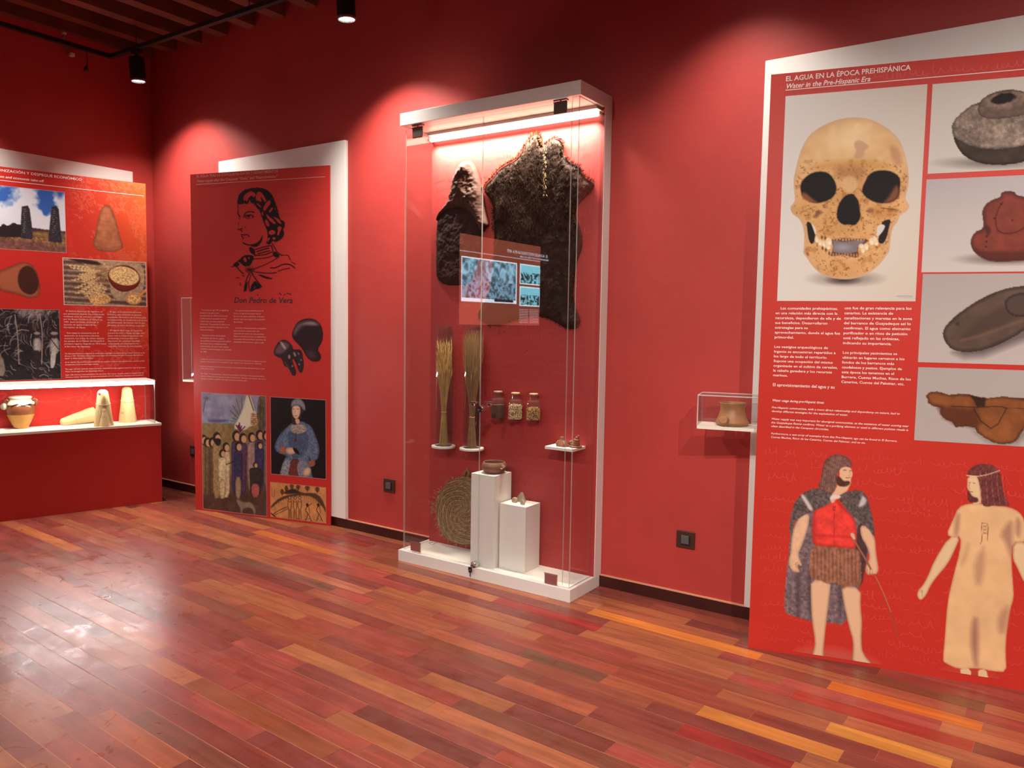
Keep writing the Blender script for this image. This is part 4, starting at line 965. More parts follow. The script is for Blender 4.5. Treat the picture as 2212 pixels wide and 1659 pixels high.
for x_, d_ in ((1570,-1),(1700,-1)):
    q.ell(*K([(x_,1385)])[0], 2.8, 3.4, EK); q.line(K([(x_,1400),(x_+26*d_,1450),(x_+10,1490),(x_-20,1580)]), 1.3, EK); q.line(K([(x_+14,1490),(x_+50,1580)]), 1.3, EK); q.line(K([(x_,1410),(x_+50,1370)]), 1.2, EK); q.line(K([(x_+16,1410),(x_+30,1480)]), 1.0, EK)
q.line(K([(1160,1500),(1230,1450),(1330,1410)]), 1.4, EK); q.line(K([(1180,1510),(1340,1430)]), 1.0, EK); q.line(K([(1130,1480),(1200,1540),(1320,1560)]), 2.2, EK); q.line(K([(1145,1180),(1150,1290),(1180,1290),(1178,1210)]), 1.0, (110,84,66))
for i in range(16): q.line(K([(1180+i*36,1575-(i%3)*14),(1200+i*36,1580-(i%4)*10)]), 1.0, EK, alpha=.7)
for i in range(24):
    u_ = i/23; x_ = 1140+u_*640; y_ = 1420-150*math.sin(u_*math.pi)**.6; q.line(K([(x_,y_),(x_+6,y_+26)]), .9, EK, alpha=.6, sm=0)
q.border(.0035, (190,120,90)); q.finish('engraving_picture', p2, 'ochre engraving of figures under a hill with trees')

# ============================================================ left panel and counter
KX, KY = -5.9016, 3.5651
FK = Frame(KX, KY, 73.9848)
fo = FK.world(0, .306, 0)
FL = Frame(fo[0], fo[1], 73.9848)
WL, HL = 1.115, 2.616
pL = thing('information_panel', 'orange-red information panel about sugar and grain with chimney, wheat bowl and cane field photos', 'information panel', (fo[0], fo[1], 0), FL.a, 'angled red information panels')
b = MB(); b.box((-WL, 0, 0), (0, .010, HL), M_panelredL); b.build('panel_board', None, pL)
q = Pic.rect(FL, -WL+.001, .64, -.001, HL-.001, .006, (190,50,40)); q.M = np.zeros(q.PX.shape)
gx = np.clip((q.X+.75)/.75, 0, 1); gz = np.clip((q.Z-1.1)/1.4, 0, 1); gg = (gx**1.6*gz**.8)[..., None]
q.C[:] = np.array([188,44,38])*(1-gg)+np.array([228,104,52])*gg
hz = (q.Z > 1.1)*np.clip((q.X+.6)/.1, 0, 1); n = fnoise(q.PX.shape, 26, 5, 4); n2 = fnoise(q.PX.shape, 5, 9, 3); nn = n*.6+n2*.4
mk = (np.abs(nn-.52) < .03)*1.0 + (nn > .60)*.7; q.C[:] = q.C*(1-mk[..., None]*.30*hz[..., None]) + np.array([240,150,120])*mk[..., None]*.30*hz[..., None]
low = np.clip((1.12-q.Z)/.06, 0, 1)[..., None]*.6; m2 = (np.abs(n-.5) < .02)[..., None]; q.C[:] = np.where(m2, q.C*(1-low*.35)+np.array([240,140,120])*low*.35, q.C)
q.C[(q.Z > 1.95) & (q.Z < 2.2)] *= 1.0
# clay cones printed straight on the board
def C2(pts): return T(pts, 0, 300, 5.027)
m, D = q.poly(C2([(1130,725),(1160,715),(1200,735),(1230,800),(1270,920),(1305,1080),(1338,1160),(1325,1195),(1250,1222),(1150,1225),(1050,1205),(1003,1150),(1025,1090),(1060,900),(1090,780)]), (172,104,72), sm=1); q.edge(m, D, 6, .25); q.mottle(m, D, .35, 6, 5)
for yy in (800,880,930,990,1060,1130): q.line(C2([(1060-(yy-900)*.12,yy),(1170,yy+16),(1270+(yy-900)*.1,yy)]), 1.2, (146,84,58), alpha=.5, soft=1)
q.line(C2([(1010,1150),(1150,1200),(1330,1160)]), 1.6, (132,74,52), alpha=.7, soft=1)
m, D = q.poly(C2([(-40,1450),(100,1390),(200,1350),(270,1332),(340,1360),(400,1440),(435,1560),(430,1700),(400,1720),(300,1735),(200,1690),(-40,1640)]), (160,88,62), sm=1); q.edge(m, D, 7, .3)
m, D = q.poly(C2([(190,1500),(220,1410),(290,1370),(360,1400),(410,1490),(425,1580),(400,1660),(330,1700),(240,1660),(200,1590)]), (66,34,28), sm=1, soft=1.2)
q.finish('printed_background', pL, y=-.0005)
lettering(FL, pL, 'title_lettering', ['COLONIZACIÓN Y DESPEGUE ECONÓMICO'], (-28,361.0), (-28,366.8), 176, M_textw, bold=True)
lettering(FL, pL, 'subtitle_lettering', ['Colonisation and economic take-off'], (-40,373.4), (-40,378.8), 93.5, M_textw, italic=True, bold=True)
hline(FL, pL, 'title_rule', (0,389), (311,423.7), M_textw, .004)
TXL = [
 (['El Señorío Episcopal de Agüimes, al','que pertenecía Ingenio, fue conformado','mediante carta de merced y privilegio,','por los Reyes Católicos, al Obispo en','1491. Junto al mismo se otorgó el','derecho de aguas, origen de las','Heredades de Aguas.'], (137,670), (137.5,708.5), 225.5, False, 1),
 (['Esta etapa se caracteriza por el','desarrollo de la lucrativa industria','azucarera. Las zonas de cultivo abarcan','los parajes de la Cañada del Hospital al','primitivo ingenio, llegando en 1516 hasta','el Barranco de Aguatona.'], (138.5,717.5), (139,750), 229, False, 1),
 (['El agua es fundamental para esta','industria, que consumía en grandes','cantidades. Necesitará de la misma para','los cañaverales, la maquinaria y procesos','de elaboración, las huertas con las que','alimentar la mano de obra y el ganado.'], (232,671.5), (232,704), 317.6, False, 1),
 (['El ingenio de la Vega de Aguatona,','entraría en crisis a finales del siglo XVI,','como toda la industria azucarera del','archipiélago ante la producción','americana. Sin embargo, quedaba','consolidada una importante red','hidráulica herencia de este período.'], (233,712), (233,749.5), 313, False, 1),
 (['The Episcopal Dominion of Agüimes, to which Ingenio belonged, was granted by the Catholic Monarchs to the','Bishop in 1491. This fashion well granted water rights too, something which gave rise to the “Heredades de','Aguas” or Water Rights Associations.'], (139.5,762.5), (139.5,775.5), 312.7, True, 0),
 (['As for Ingenio, this period is characterised by the conquest of the territory by those who colonise and the','development of the lucrative sugar industry.'], (140,781), (140,789), 312, True, 0),
 (['The sugar mill had a hydraulic wheel moved by a waterfall from the irrigation canal of La Vega de Aguatona.','Water was brought from the Guayadeque Ravine.'], (140.5,796), (140.5,804), 314.3, True, 0),
 (['Sugar mills entered a crisis period from the end of the 16th century onwards, unable to compete with the','American market. Nonetheless, an important hydraulic network, legacy from this period, was established.'], (141,808.5), (141,816), 310.5, True, 0)]
for ln, tl, bl, rx, it, ind in TXL: lettering(FL, pL, 'paragraph_lettering', ln, tl, bl, rx, M_textw, italic=it, indent=ind)
# chimneys photo
q = Pic(FL, (-40,396), (143.5,546.5), res=.0040, bg=(150,170,200)); q.M = np.zeros(q.PX.shape)
n = fnoise(q.PX.shape, 34, 21, 4); gy = np.clip((q.PY-400)/95, 0, 1)
cl = np.clip((n-.46+gy*.28)*6, 0, 1)[..., None]; q.C[:] = np.array([52,92,168])*(1-cl)+np.array([206,208,218])*cl
q.poly([(-80,506),(0,494),(35,490),(70,492),(105,497),(150,500),(150,560),(-80,560)], (70,44,40), soft=1.2, jag=1)
m, D = q.poly([(-80,520),(30,512),(75,500),(110,502),(150,505),(150,560),(-80,560)], (128,94,62), soft=3); q.mottle(m, D, .8, 5, 7)
q.poly([(-80,545),(-20,514),(60,520),(150,536),(150,560),(-80,560)], (112,70,66), soft=5, alpha=.85); m, D = q.sdf([(-80,512),(150,512),(150,560),(-80,560)]); q.mottle(m, D, .7, 3, 9)
for P in ([(47,446),(60,444),(64,452),(68,480),(71,513),(68,517),(46,514),(45,480)], [(111,447),(121,444),(127,452),(130,490),(134,521),(132,525),(104,521),(108,480)]):
    m, D = q.poly(P, (50,44,52), soft=.8); q.mottle(m, D, 1.0, 2.4, 11)
for x_ in (50,54,114,118):
    for i in range(12): q.ell(x_+random.uniform(-3,5), 452+i*4.5, 1.4, .9, (140,124,112), soft=.6, alpha=.7)
q.poly([(-80,494),(0,489),(8,484),(14,488),(30,482),(46,486),(46,513),(-80,508)], (40,30,32), soft=.8, jag=2)
q.border(.0035, (205,170,160)); q.finish('chimneys_photo', pL, 'photo of two stone chimneys under a cloudy blue sky')
# wheat photo
q = Pic(FL, (134.7,556), (317.5,663), res=.0034, bg=(96,70,58)); q.M = np.zeros(q.PX.shape)
n = fnoise((q.nz, q.nx), 22, 4, 3); yb = (q.PY - (q.PX-135)*.06)
st = fnoise((q.nz, q.nx), 3, 14, 2)
for i in range(10):
    yy = 560+i*11.5; k_ = np.clip(1-np.abs(yb-yy)/4, 0, 1)[..., None]*.65*(.5+n[..., None]); q.C[:] = q.C*(1-k_)+np.array([196,176,158])*k_
q.C *= (1+(st-.5)*.4)[..., None]
lay(q, [(160,556),(200,562),(240,556),(300,566),(312,584),(312,620),(296,646),(262,650),(240,640),(236,600),(200,585)], (178,150,118), mott=.5, cell=4)
lay(q, [(138,556),(180,570),(225,574),(205,562)], (60,40,34), soft=2)
rg = random.Random(8)
for i in range(20):
    a = rad(150+i*4.2); x0, y0 = 236+rg.uniform(-8,6), 580+i*.9; L = rg.uniform(50,92)
    x1, y1 = x0+L*math.cos(a), y0-L*math.sin(a)*1.0*-1*(-1)
    x1 = x0 - L*math.cos(rad(i*3.6)); y1 = y0 + L*math.sin(rad(i*3.6-6))*.9
    q.line([(x0,y0),(x1,y1)], 1.1, (150,112,70), sm=0)
    for k_ in range(11):
        u_ = .45+k_*.05; xx, yy = x0+(x1-x0)*u_, y0+(y1-y0)*u_; q.ell(xx+(k_ % 2)*1.6, yy+(k_ % 2)*1.6, 2.6, 1.5, (232,206,160) if k_ % 2 else (206,168,112), rot=20, soft=.8)
lay(q, [(232,592),(240,578),(262,572),(285,576),(300,590),(304,606),(296,622),(270,632),(250,626),(236,610)], (112,44,36), edge=.2)
a_ = q.ell(268, 596, 33, 20, (226,190,132), rot=12, soft=1); g2 = fnoise((q.nz, q.nx), 2.2, 31, 2); q.C *= (1+(g2-.5)[..., None]*.7*a_[..., None])
lay(q, [(188,640),(215,632),(240,640),(238,655),(200,660)], (206,160,104), mott=.9, cell=2.2)
q.line([(318,624),(300,640)], 5, (222,150,84), sm=0); q.ell(289, 646, 17, 12, (206,140,84), soft=1); a_ = q.ell(289, 646, 14.5, 9.5, (226,180,120), soft=1); q.C *= (1+(g2-.5)[..., None]*.8*a_[..., None])
q.border(.0035, (224,190,170)); q.finish('wheat_photo', pL, 'photo of wheat ears beside a bowl of grain')
# cane field photo
q = Pic(FL, (-38,666), (132.6,818.5), res=.0036, bg=(44,38,40)); q.M = np.zeros(q.PX.shape)
rg = random.Random(12)
lay(q, [(30,660),(90,660),(100,680),(60,690),(35,680)], (130,118,118), soft=5)
for i in range(330):
    x0 = rg.uniform(-60,135); y0 = rg.uniform(672,820); a = rg.uniform(-2.6,-.5) if y0 < 775 else rg.uniform(-.5,.5)+(math.pi if rg.random() > .5 else 0); L = rg.uniform(10,34) if y0 < 775 else rg.uniform(6,20)
    c_ = rg.choice([(150,138,134),(120,108,106),(92,82,82),(176,164,158),(22,18,20),(24,20,22),(64,56,58)])
    q.line([(x0,y0),(x0+L*.5*math.cos(a),y0+L*.5*math.sin(a)),(x0+L*math.cos(a+.5),y0+L*math.sin(a+.5))], rg.uniform(.8,1.8), c_, alpha=.85, sm=1)
for x0, x1 in ((38,41),(-20,-16),(92,90)):
    q.line([(x1,786),(x0,720),(x0-6,680)], 2.2, (150,138,132))
for cx, cy, s_ in ((80,728,1.0),(117,728,1.15)):
    lay(q, [(cx-9*s_,cy+8),(cx-4*s_,cy+1),(cx+5*s_,cy+1),(cx+10*s_,cy+10),(cx+9*s_,cy+32*s_),(cx-8*s_,cy+32*s_)], (170,160,156), mott=.4, cell=3, edge=.3); q.ell(cx, cy-3, 4.5*s_, 5.5*s_, (60,48,46)); q.ell(cx, cy-8, 7*s_, 3*s_, (150,140,134))
lay(q, [(110,757),(122,757),(118,795),(108,795)], (184,176,172), mott=.3); lay(q, [(72,757),(86,757),(88,795),(76,795)], (50,42,44), mott=.3)
lay(q, [(-10,770),(5,765),(14,812),(-14,812)], (130,116,108), mott=.4); q.line([(108,730),(126,754)], 1.6, (40,32,32))
q.border(.0035, (180,150,146)); q.finish('cane_field_photo', pL, 'old monochrome photo of workers in a cane field')

# white boards behind the panels
def backing(name, a, bb, label):
    m = MB(); m.box(a, bb, M_whitebd); o = m.build(name, None, bevel=.0015)
    return tag(o, label, 'backing board', 'white boards on the wall behind the red panels')
backing('backing_board', (-1.1796, DW-.030, .071), (.27, DW-.001, 2.7988), 'tall white board on the wall behind the skull panel')
backing('backing_board', (-5.5352, DW-.030, .071), (-4.0897, DW-.001, 2.7686), 'tall white board on the wall behind the ink portrait panel')
backing('backing_board', (XL+.0005, 2.10, .071), (XL+.008, 3.7255, 2.7573), 'white board on the left wall behind the sugar panel')

# ============================================================ helpers for glass cases
def pane(b, a, bb, thin, mf=None, me_=None):
    """a sheet of glass: broad faces clear, narrow faces edge coloured; thin = axis of thickness"""
    mf = mf or M_glass; me_ = me_ or M_glassedge
    x0, y0, z0 = a; x1, y1, z1 = bb
    V = [(x0,y0,z0),(x1,y0,z0),(x1,y1,z0),(x0,y1,z0),(x0,y0,z1),(x1,y0,z1),(x1,y1,z1),(x0,y1,z1)]
    F_ = {'z': [(0,3,2,1),(4,5,6,7)], 'y': [(0,1,5,4),(2,3,7,6)], 'x': [(1,2,6,5),(3,0,4,7)]}
    for ax, fs in F_.items(): b.add(V, fs, mf if ax == thin else me_)
def ppm(P):
    return CF/float((np.asarray(P)-EYE) @ FW)

# ============================================================ counter under the left panel
KZ = .6514
cl_ = 1.14
tk = thing('display_counter', 'dark red counter with white top and lit glass case, under the sugar panel', 'display counter', (KX, KY, 0), FK.a)
b = MB(); b.box((-cl_, 0, 0), (0, .300, KZ-.020)); b.build('cabinet_body', M_panelred, tk, bevel=.001)
b = MB(); b.box((-cl_, -.006, KZ-.020), (.004, .300, KZ)); b.build('white_top', M_deck, tk, bevel=.001)
b = MB(); pane(b, (-cl_+.03, .012, KZ), (-.038, .018, .992), 'y'); b.build('front_glass', None, tk)
b = MB(); pane(b, (-.044, .018, KZ), (-.038, .296, .992), 'x'); b.build('side_glass', None, tk)
b = MB(); b.box((-cl_+.03, .008, .994), (-.034, .298, 1.006)); b.build('case_top', M_white, tk)
M_strip = emis('led_strip_light', (1, .97, .93), STRIP_E)
b = MB(); b.box((-cl_+.04, .006, .972), (-.040, .011, .9935)); b.build('led_strip', M_strip, tk)
b = MB(); b.box((-cl_+.04, .019, .970), (-.050, .030, .9935)); b.build('strip_shield', M_white, tk)  # opaque bar added behind the strip to shield the case interior from it
A_ = bpy.data.lights.new('strip_glow', 'AREA'); A_.shape = 'RECTANGLE'; A_.size = 1.0; A_.size_y = .02; A_.energy = COUNTER_W; A_.color = (1,.97,.92)
ao = bpy.data.objects.new('strip_glow', A_); COL.objects.link(ao); ao.parent = tk; ao.location = (-.55, .045, .968); ao.rotation_euler = (rad(18), 0, 0)
# jar
def onK(px, py, z=KZ):
    P = at_z(px, py, z); x, y, _ = FK.local(P); return x, y, P
x, y, P = onK(46, 925); y = max(y, .10); P = FK.world(x, y, KZ)
sc_ = 1/ppm(P); r0 = 27.6*sc_
t = thing('storage_jar', 'two-tone honey-brown clay jar with a cloth-tied mouth, at the left of the counter case', 'jar', tuple(P), FK.a)
hj = 70.5*sc_
pr = [(.0,.0),(.42,.0),(.46,.02),(.60,.12),(.78,.28),(.93,.44),(1.0,.56),(.985,.66),(.90,.75),(.76,.82),(.66,.86),(.64,.885)]
b = MB(); b.lathe([(a*r0, z*hj) for a, z in pr], n=48)
m_low = mat('ochre_glaze', (.60,.27,.045), .35, noise=(9,.15))
m_up = mat('brown_glaze', (.24,.075,.028), .12, noise=(9,.3), spec=.6)
o = b.build('jar_body', m_low, t, smooth=True); o.data.materials.append(m_up)
for p in o.data.polygons:
    c = p.center; 
    if c.z > hj*(.50 + .05*math.sin(math.atan2(c.y, c.x)+.3)): p.material_index = 1
for sgn in (-1, 1):
    pts = [(sgn*r0*a, -.02, hj*z) for a, z in ((.74,.84),(.92,.90),(1.06,.86),(1.06,.76),(.96,.68))]
    b = MB(); b.tube([tuple(v) for v in [Vector(p) for p in pts]], .010, 8); b.build('handle', m_up, t, smooth=True)
m_cloth = mat('cream_cloth', (.62,.55,.42), .85, bump=(60,.5,.004))
rg = random.Random(2)
b = MB(); b.lathe([(.0,1.0),(.45,1.0),(.74,.985),(.80,.96),(.76,.925),(.70,.90)], n=48, mat=None); 
b.v = [(v[0]*r0, v[1]*r0, v[2]*hj) for v in b.v]
o = b.build('cloth_cover', m_cloth, t, smooth=True)
b = MB(); n_ = 64; vs = []
for k_ in range(5):
    for i in range(n_):
        a = 2*math.pi*i/n_; w_ = math.sin(a*11)*.05+math.sin(a*5+1)*.07
        rr = (.68+k_*.075+w_*k_/4*1.2)*r0; zz = (.895-k_*.028-(.05*abs(math.sin(a*3.5+.6)))*k_/4)*hj
        vs.append((rr*math.cos(a), rr*math.sin(a), zz))
b.add(vs, [(k_*n_+i, k_*n_+(i+1) % n_, (k_+1)*n_+(i+1) % n_, (k_+1)*n_+i) for k_ in range(4) for i in range(n_)])
o = b.build('cloth_frill', m_cloth, t, smooth=True); md = o.modifiers.new('s', 'SOLIDIFY'); md.thickness = .002
b = MB(); b.tube([(math.cos(a)*.70*r0, math.sin(a)*.70*r0, .895*hj) for a in np.linspace(0, 2*math.pi, 40)], .004, 6); b.build('string', M_twine, t)
b = MB(); b.lathe([(.005,.0),(.018,.010),(.022,.030),(.012,.046),(.004,.05)], c=(-r0*1.12, -.03, hj*.60), n=14, wob=lambda a, z: .25*math.sin(3*a)); b.build('cloth_tail', m_cloth, t, smooth=True)

def sugarloaf(P, h, rb, rt, label, lying=False, rz=0, mark=None, seal=False):
    t = thing('paper_wrapped_sugarloaf', label, 'sugarloaf', tuple(P), rz, 'wrapped sugarloaves in the counter case')
    b = MB(); prof = [(.0,0)] + [(rb+(rt-rb)*u, h*u) for u in np.linspace(0, .93, 9)] + [(rt*.82, h*.975), (rt*.45, h*1.0), (.0, h*1.0)]
    def wob(a, z): return .06*abs(math.sin(2.5*a+.4))-.03+.02*math.sin(11*a+z*40)+(.05*math.sin(7*a)*max(0, z/h-.8)*5)
    b.lathe(prof, n=40, wob=wob)
    o = b.build('paper_wrap', M_paper, t, smooth=False); autos(o)
    b2 = MB(); zz = h*.60; rr = rb+(rt-rb)*.62
    b2.tube([(math.cos(a)*rr*1.08, math.sin(a)*rr*1.08, zz+.006*math.sin(a*2)) for a in np.linspace(0, 2*math.pi, 30)], .0022, 6)
    b2.tube([(0, -rr*1.05, zz), (.012, -rr*1.22, zz-.03), (.030, -rr*1.45, zz-.075)], .0016, 5)
    s2 = b2.build('twine', M_twine, t)
    parts = [o, s2]
    if seal:
        b3 = MB(); b3.lathe([(.0,-.003),(.011,-.003),(.012,0),(.0,.003)], n=14, wob=lambda a, z: .2*math.sin(4*a))
        s3 = b3.build('wax_seal', mat('red_wax', (.45,.03,.03), .3), t); s3.location = (0, -rt*1.15, h*.90); s3.rotation_euler = (rad(80), 0, 0); parts.append(s3)
    if mark:
        co, fs = text_np(mark); b4 = MB(); s_ = .022
        cx = co[:, 0].mean(); rr2 = rb+(rt-rb)*.30
        b4.add([((v[0]-cx)*s_, -rr2*1.075-.0006 - .0, v[1]*s_+h*.26) for v in co], fs); parts.append(b4.build('ink_mark', M_ink, t))
    if lying:
        for o_ in parts: pass
        t.rotation_mode = 'XYZ'
    return t
def local_place(t, P, rx=0, ry=0, rz=0): t.location = tuple(P); t.rotation_euler = (rx, ry, rz)
x, y, P = onK(224, 919.5); s1 = 1/ppm(P)
sugarloaf(P, 78*s1, 19.0*s1, 9.5*s1, 'standing paper-wrapped sugarloaf with a red seal, the middle one of three', rz=FK.a-.9, seal=True)
x, y, P2_ = onK(276, 911.5); s1 = 1/ppm(P2_)
sugarloaf(P2_, 76*s1, 17.5*s1, 9.0*s1, 'standing paper-wrapped sugarloaf with ink marks, nearest the right end of the case', rz=FK.a-.9, mark='X2')
# lying one : tip to the left, base against the standing one
x, y, P3_ = onK(208, 914)
P3_ = FK.world(x-.005, y+.055, KZ); s1 = 1/ppm(P3_); rb_ = 17*s1
t = sugarloaf(P3_, 70*s1, rb_, 8*s1, 'paper-wrapped sugarloaf lying on its side, leaning toward the jar', seal=True)
dirv = Vector(tuple(-FK.x*1.0 + -FK.y*.30)).normalized()
ax = (dirv*math.cos(.17) + Vector((0,0,-math.sin(.17)))).normalized()
q_ = Vector((0,0,1)).rotation_difference(ax); t.rotation_mode = 'QUATERNION'; t.rotation_quaternion = q_
t.location = tuple(P3_ + np.array([0,0,rb_*1.02]))

# ============================================================ tall display case
X1, X2, YFc, HC = -3.2724, -2.0215, 3.5546, 2.7607
ZB, ZTp = .0708, 2.6876
YP = DW-.080      # face of the back panel
tc_ = thing('display_case', 'tall white-framed glass display case against the red wall, lit by a tube', 'display case', ((X1+X2)/2, DW, 0))
ox, oy = (X1+X2)/2, DW
def LC(x, y, z): return (x-ox, y-oy, z)
def cbox(name, a, bb, m, bevel=.0015):
    b = MB(); b.box(LC(*a), LC(*bb)); return b.build(name, m, tc_, bevel=bevel)
cbox('base', (X1, YFc, 0), (X2, DW-.017, ZB), M_white)
cbox('top', (X1, YFc, ZTp), (X2, DW, HC), M_white)
cbox('back_panel', (X1+.020, YP, .071), (X2, DW, ZTp), M_white)
b = MB(); gx0, gx1 = X1+.022, X2-.003
b.box(LC(gx0, YP-.002, ZB), LC(gx1, YP, ZTp), mat('red_case_print', (.36,.026,.024), .6, noise=(1.5,.12), bump=(60,.15,.002)))
script_strokes(b, LC(gx0,0,0)[0]+.01, 1.0, LC(gx1,0,0)[0]-.01, 2.62, 21, (M_script2, M_script2), y=YP-.0024-oy, wd=.0026, pitch=.05)
script_strokes(b, LC(gx0,0,0)[0]+.01, .12, LC(gx1,0,0)[0]-.01, 1.0, 22, (M_script2, M_panelred), y=YP-.0024-oy, wd=.0020, pitch=.06)
b.build('printed_back', None, tc_)
GY = YFc+.022
GX0, GX1 = X1+.022, X2-.020
XD = float(at_y(1036, 900, GY)[0])     # meeting line of the doors
XRd = float(at_y(1232, 1270, GY)[0])
def glz(name, a, bb, thin):
    b = MB(); pane(b, LC(*a), LC(*bb), thin); return b.build(name, None, tc_)
glz('left_door', (GX0, GY, ZB+.006), (XD-.002, GY+.006, ZTp-.020), 'y')
glz('right_door', (XD+.002, GY, ZB+.006), (GX1-.045, GY+.006, ZTp-.020), 'y')
glz('fixed_strip', (GX1-.042, GY, ZB), (GX1, GY+.006, ZTp), 'y')
glz('left_side_glass', (GX0, GY+.008, ZB), (GX0+.006, YP, ZTp), 'x')
glz('right_side_glass', (GX1-.006, GY+.008, ZB), (GX1, YP, ZTp), 'x')
def clamp(px, py, top):
    P = at_y(px, py, GY-.012); x, z = float(P[0]), float(P[2])
    b = MB(); b.box(LC(x-.040, GY-.011, z-.030), LC(x+.040, GY-.001, z+.030), None); 
    o = b.build('door_clamp', M_clamp if top else mat('polished_clamp', (.42,.22,.20), .22, metal=.7), tc_, bevel=.003)
    b = MB(); b.box(LC(x-.042, GY-.012, z+.026), LC(x+.042, GY-.0105, z+.032)); b.box(LC(x+.038, GY-.012, z-.032), LC(x+.043, GY-.0105, z+.032)); b.build('clamp_rim', M_chrome, o)
    if top:
        b = MB(); b.box(LC(x-.004, GY-.008, z+.030), LC(x+.004, GY, ZTp-.012)); b.box(LC(x-.040, GY-.014, ZTp-.012), LC(x+.040, GY+.010, ZTp-.004)); b.build('pivot', M_clamp, o)
clamp(901, 286, True); clamp(1209.5, 232, True); clamp(896.5, 1181.5, False); clamp(1189, 1251.5, False)
M_tube = emis('tube_light', (1, .83, .62), TUBE_E)
ztb = 2.652
b = MB(); b.tube([LC(X1+.04, YP-.030, ztb), LC(X2-.03, YP-.030, ztb)], .017, 14); b.build('light_tube', M_tube, tc_)
cbox('tube_shield', (X1+.03, YP-.060, ztb+.018), (X2-.02, YP-.002, ZTp), M_white)  # bar added to keep the tube's light off the underside of the top
A_ = bpy.data.lights.new('tube_glow', 'AREA'); A_.shape = 'RECTANGLE'; A_.size = X2-X1-.10; A_.size_y = .03; A_.energy = CASE_W; A_.color = (1,.86,.68); A_.spread = rad(105)
ao = bpy.data.objects.new('tube_glow', A_); COL.objects.link(ao); ao.parent = tc_; ao.location = LC(ox, YP-.050, ztb-.019); ao.rotation_euler = (rad(8), 0, 0)
for _a, _b in ((X1+.026, X1+.04), (X2-.03, X2-.016)):
    b = MB(); b.box(LC(_a, YP-.036, ztb-.008), LC(_b, YP-.002, ztb+.008)); b.build('tube_socket', M_white, tc_)
# knobs, locks, keys
def knob(px, py, part='door_lock'):
    P = at_y(px, py, GY-.02); x, z = float(P[0]), float(P[2])
    b = MB(); b.tube([LC(x, GY, z), LC(x, GY-.028, z)], .019, 20); b.tube([LC(x, GY-.028, z), LC(x, GY-.034, z)], .015, 20)
    o = b.build(part, M_chrome, tc_); autos(o)
    b = MB(); b.tube([LC(x-.012, GY-.040, z-.004), LC(x+.0, GY-.042, z-.008)], .003, 8); b.box(LC(x-.020, GY-.050, z-.030), LC(x+.004, GY-.044, z-.012)); b.build('lock_body', M_black, o)
    return x, z
knob(1040, 883); 
P = at_y(1021, 868, GY-.01); 
for px in (1021, 1056):
    P = at_y(px, 869, GY-.012); x, z = float(P[0]), float(P[2])
    b = MB(); b.box(LC(x-.026, GY-.016, z-.006), LC(x+.026, GY-.001, z+.002)); b.box(LC(x-.008, GY-.016, z-.020), LC(x+.014, GY-.001, z-.006)); b.build('door_handle', M_chrome, tc_, bevel=.002)
x, z = knob(1024, 1219)
P = at_y(1014, 1232, GY-.045)
k_ = thing('key', 'small key hanging from the lock at the foot of the case doors', 'key', tuple(map(float, at_y(1016, 1222, GY-.045))))
kk = k_.location
b = MB(); b.tube([(0.018,.02,.0),(.004,0,-.006),(0,0,-.020)], .002, 6); b.build('key_ring', M_chrome, k_)
b = MB(); b.lathe([(.002,-.020),(.010,-.026),(.011,-.036),(.003,-.044)], n=14); b.box((-.0025,-.001,-.066), (.0025,.001,-.040)); b.build('key_blade', M_black, k_)

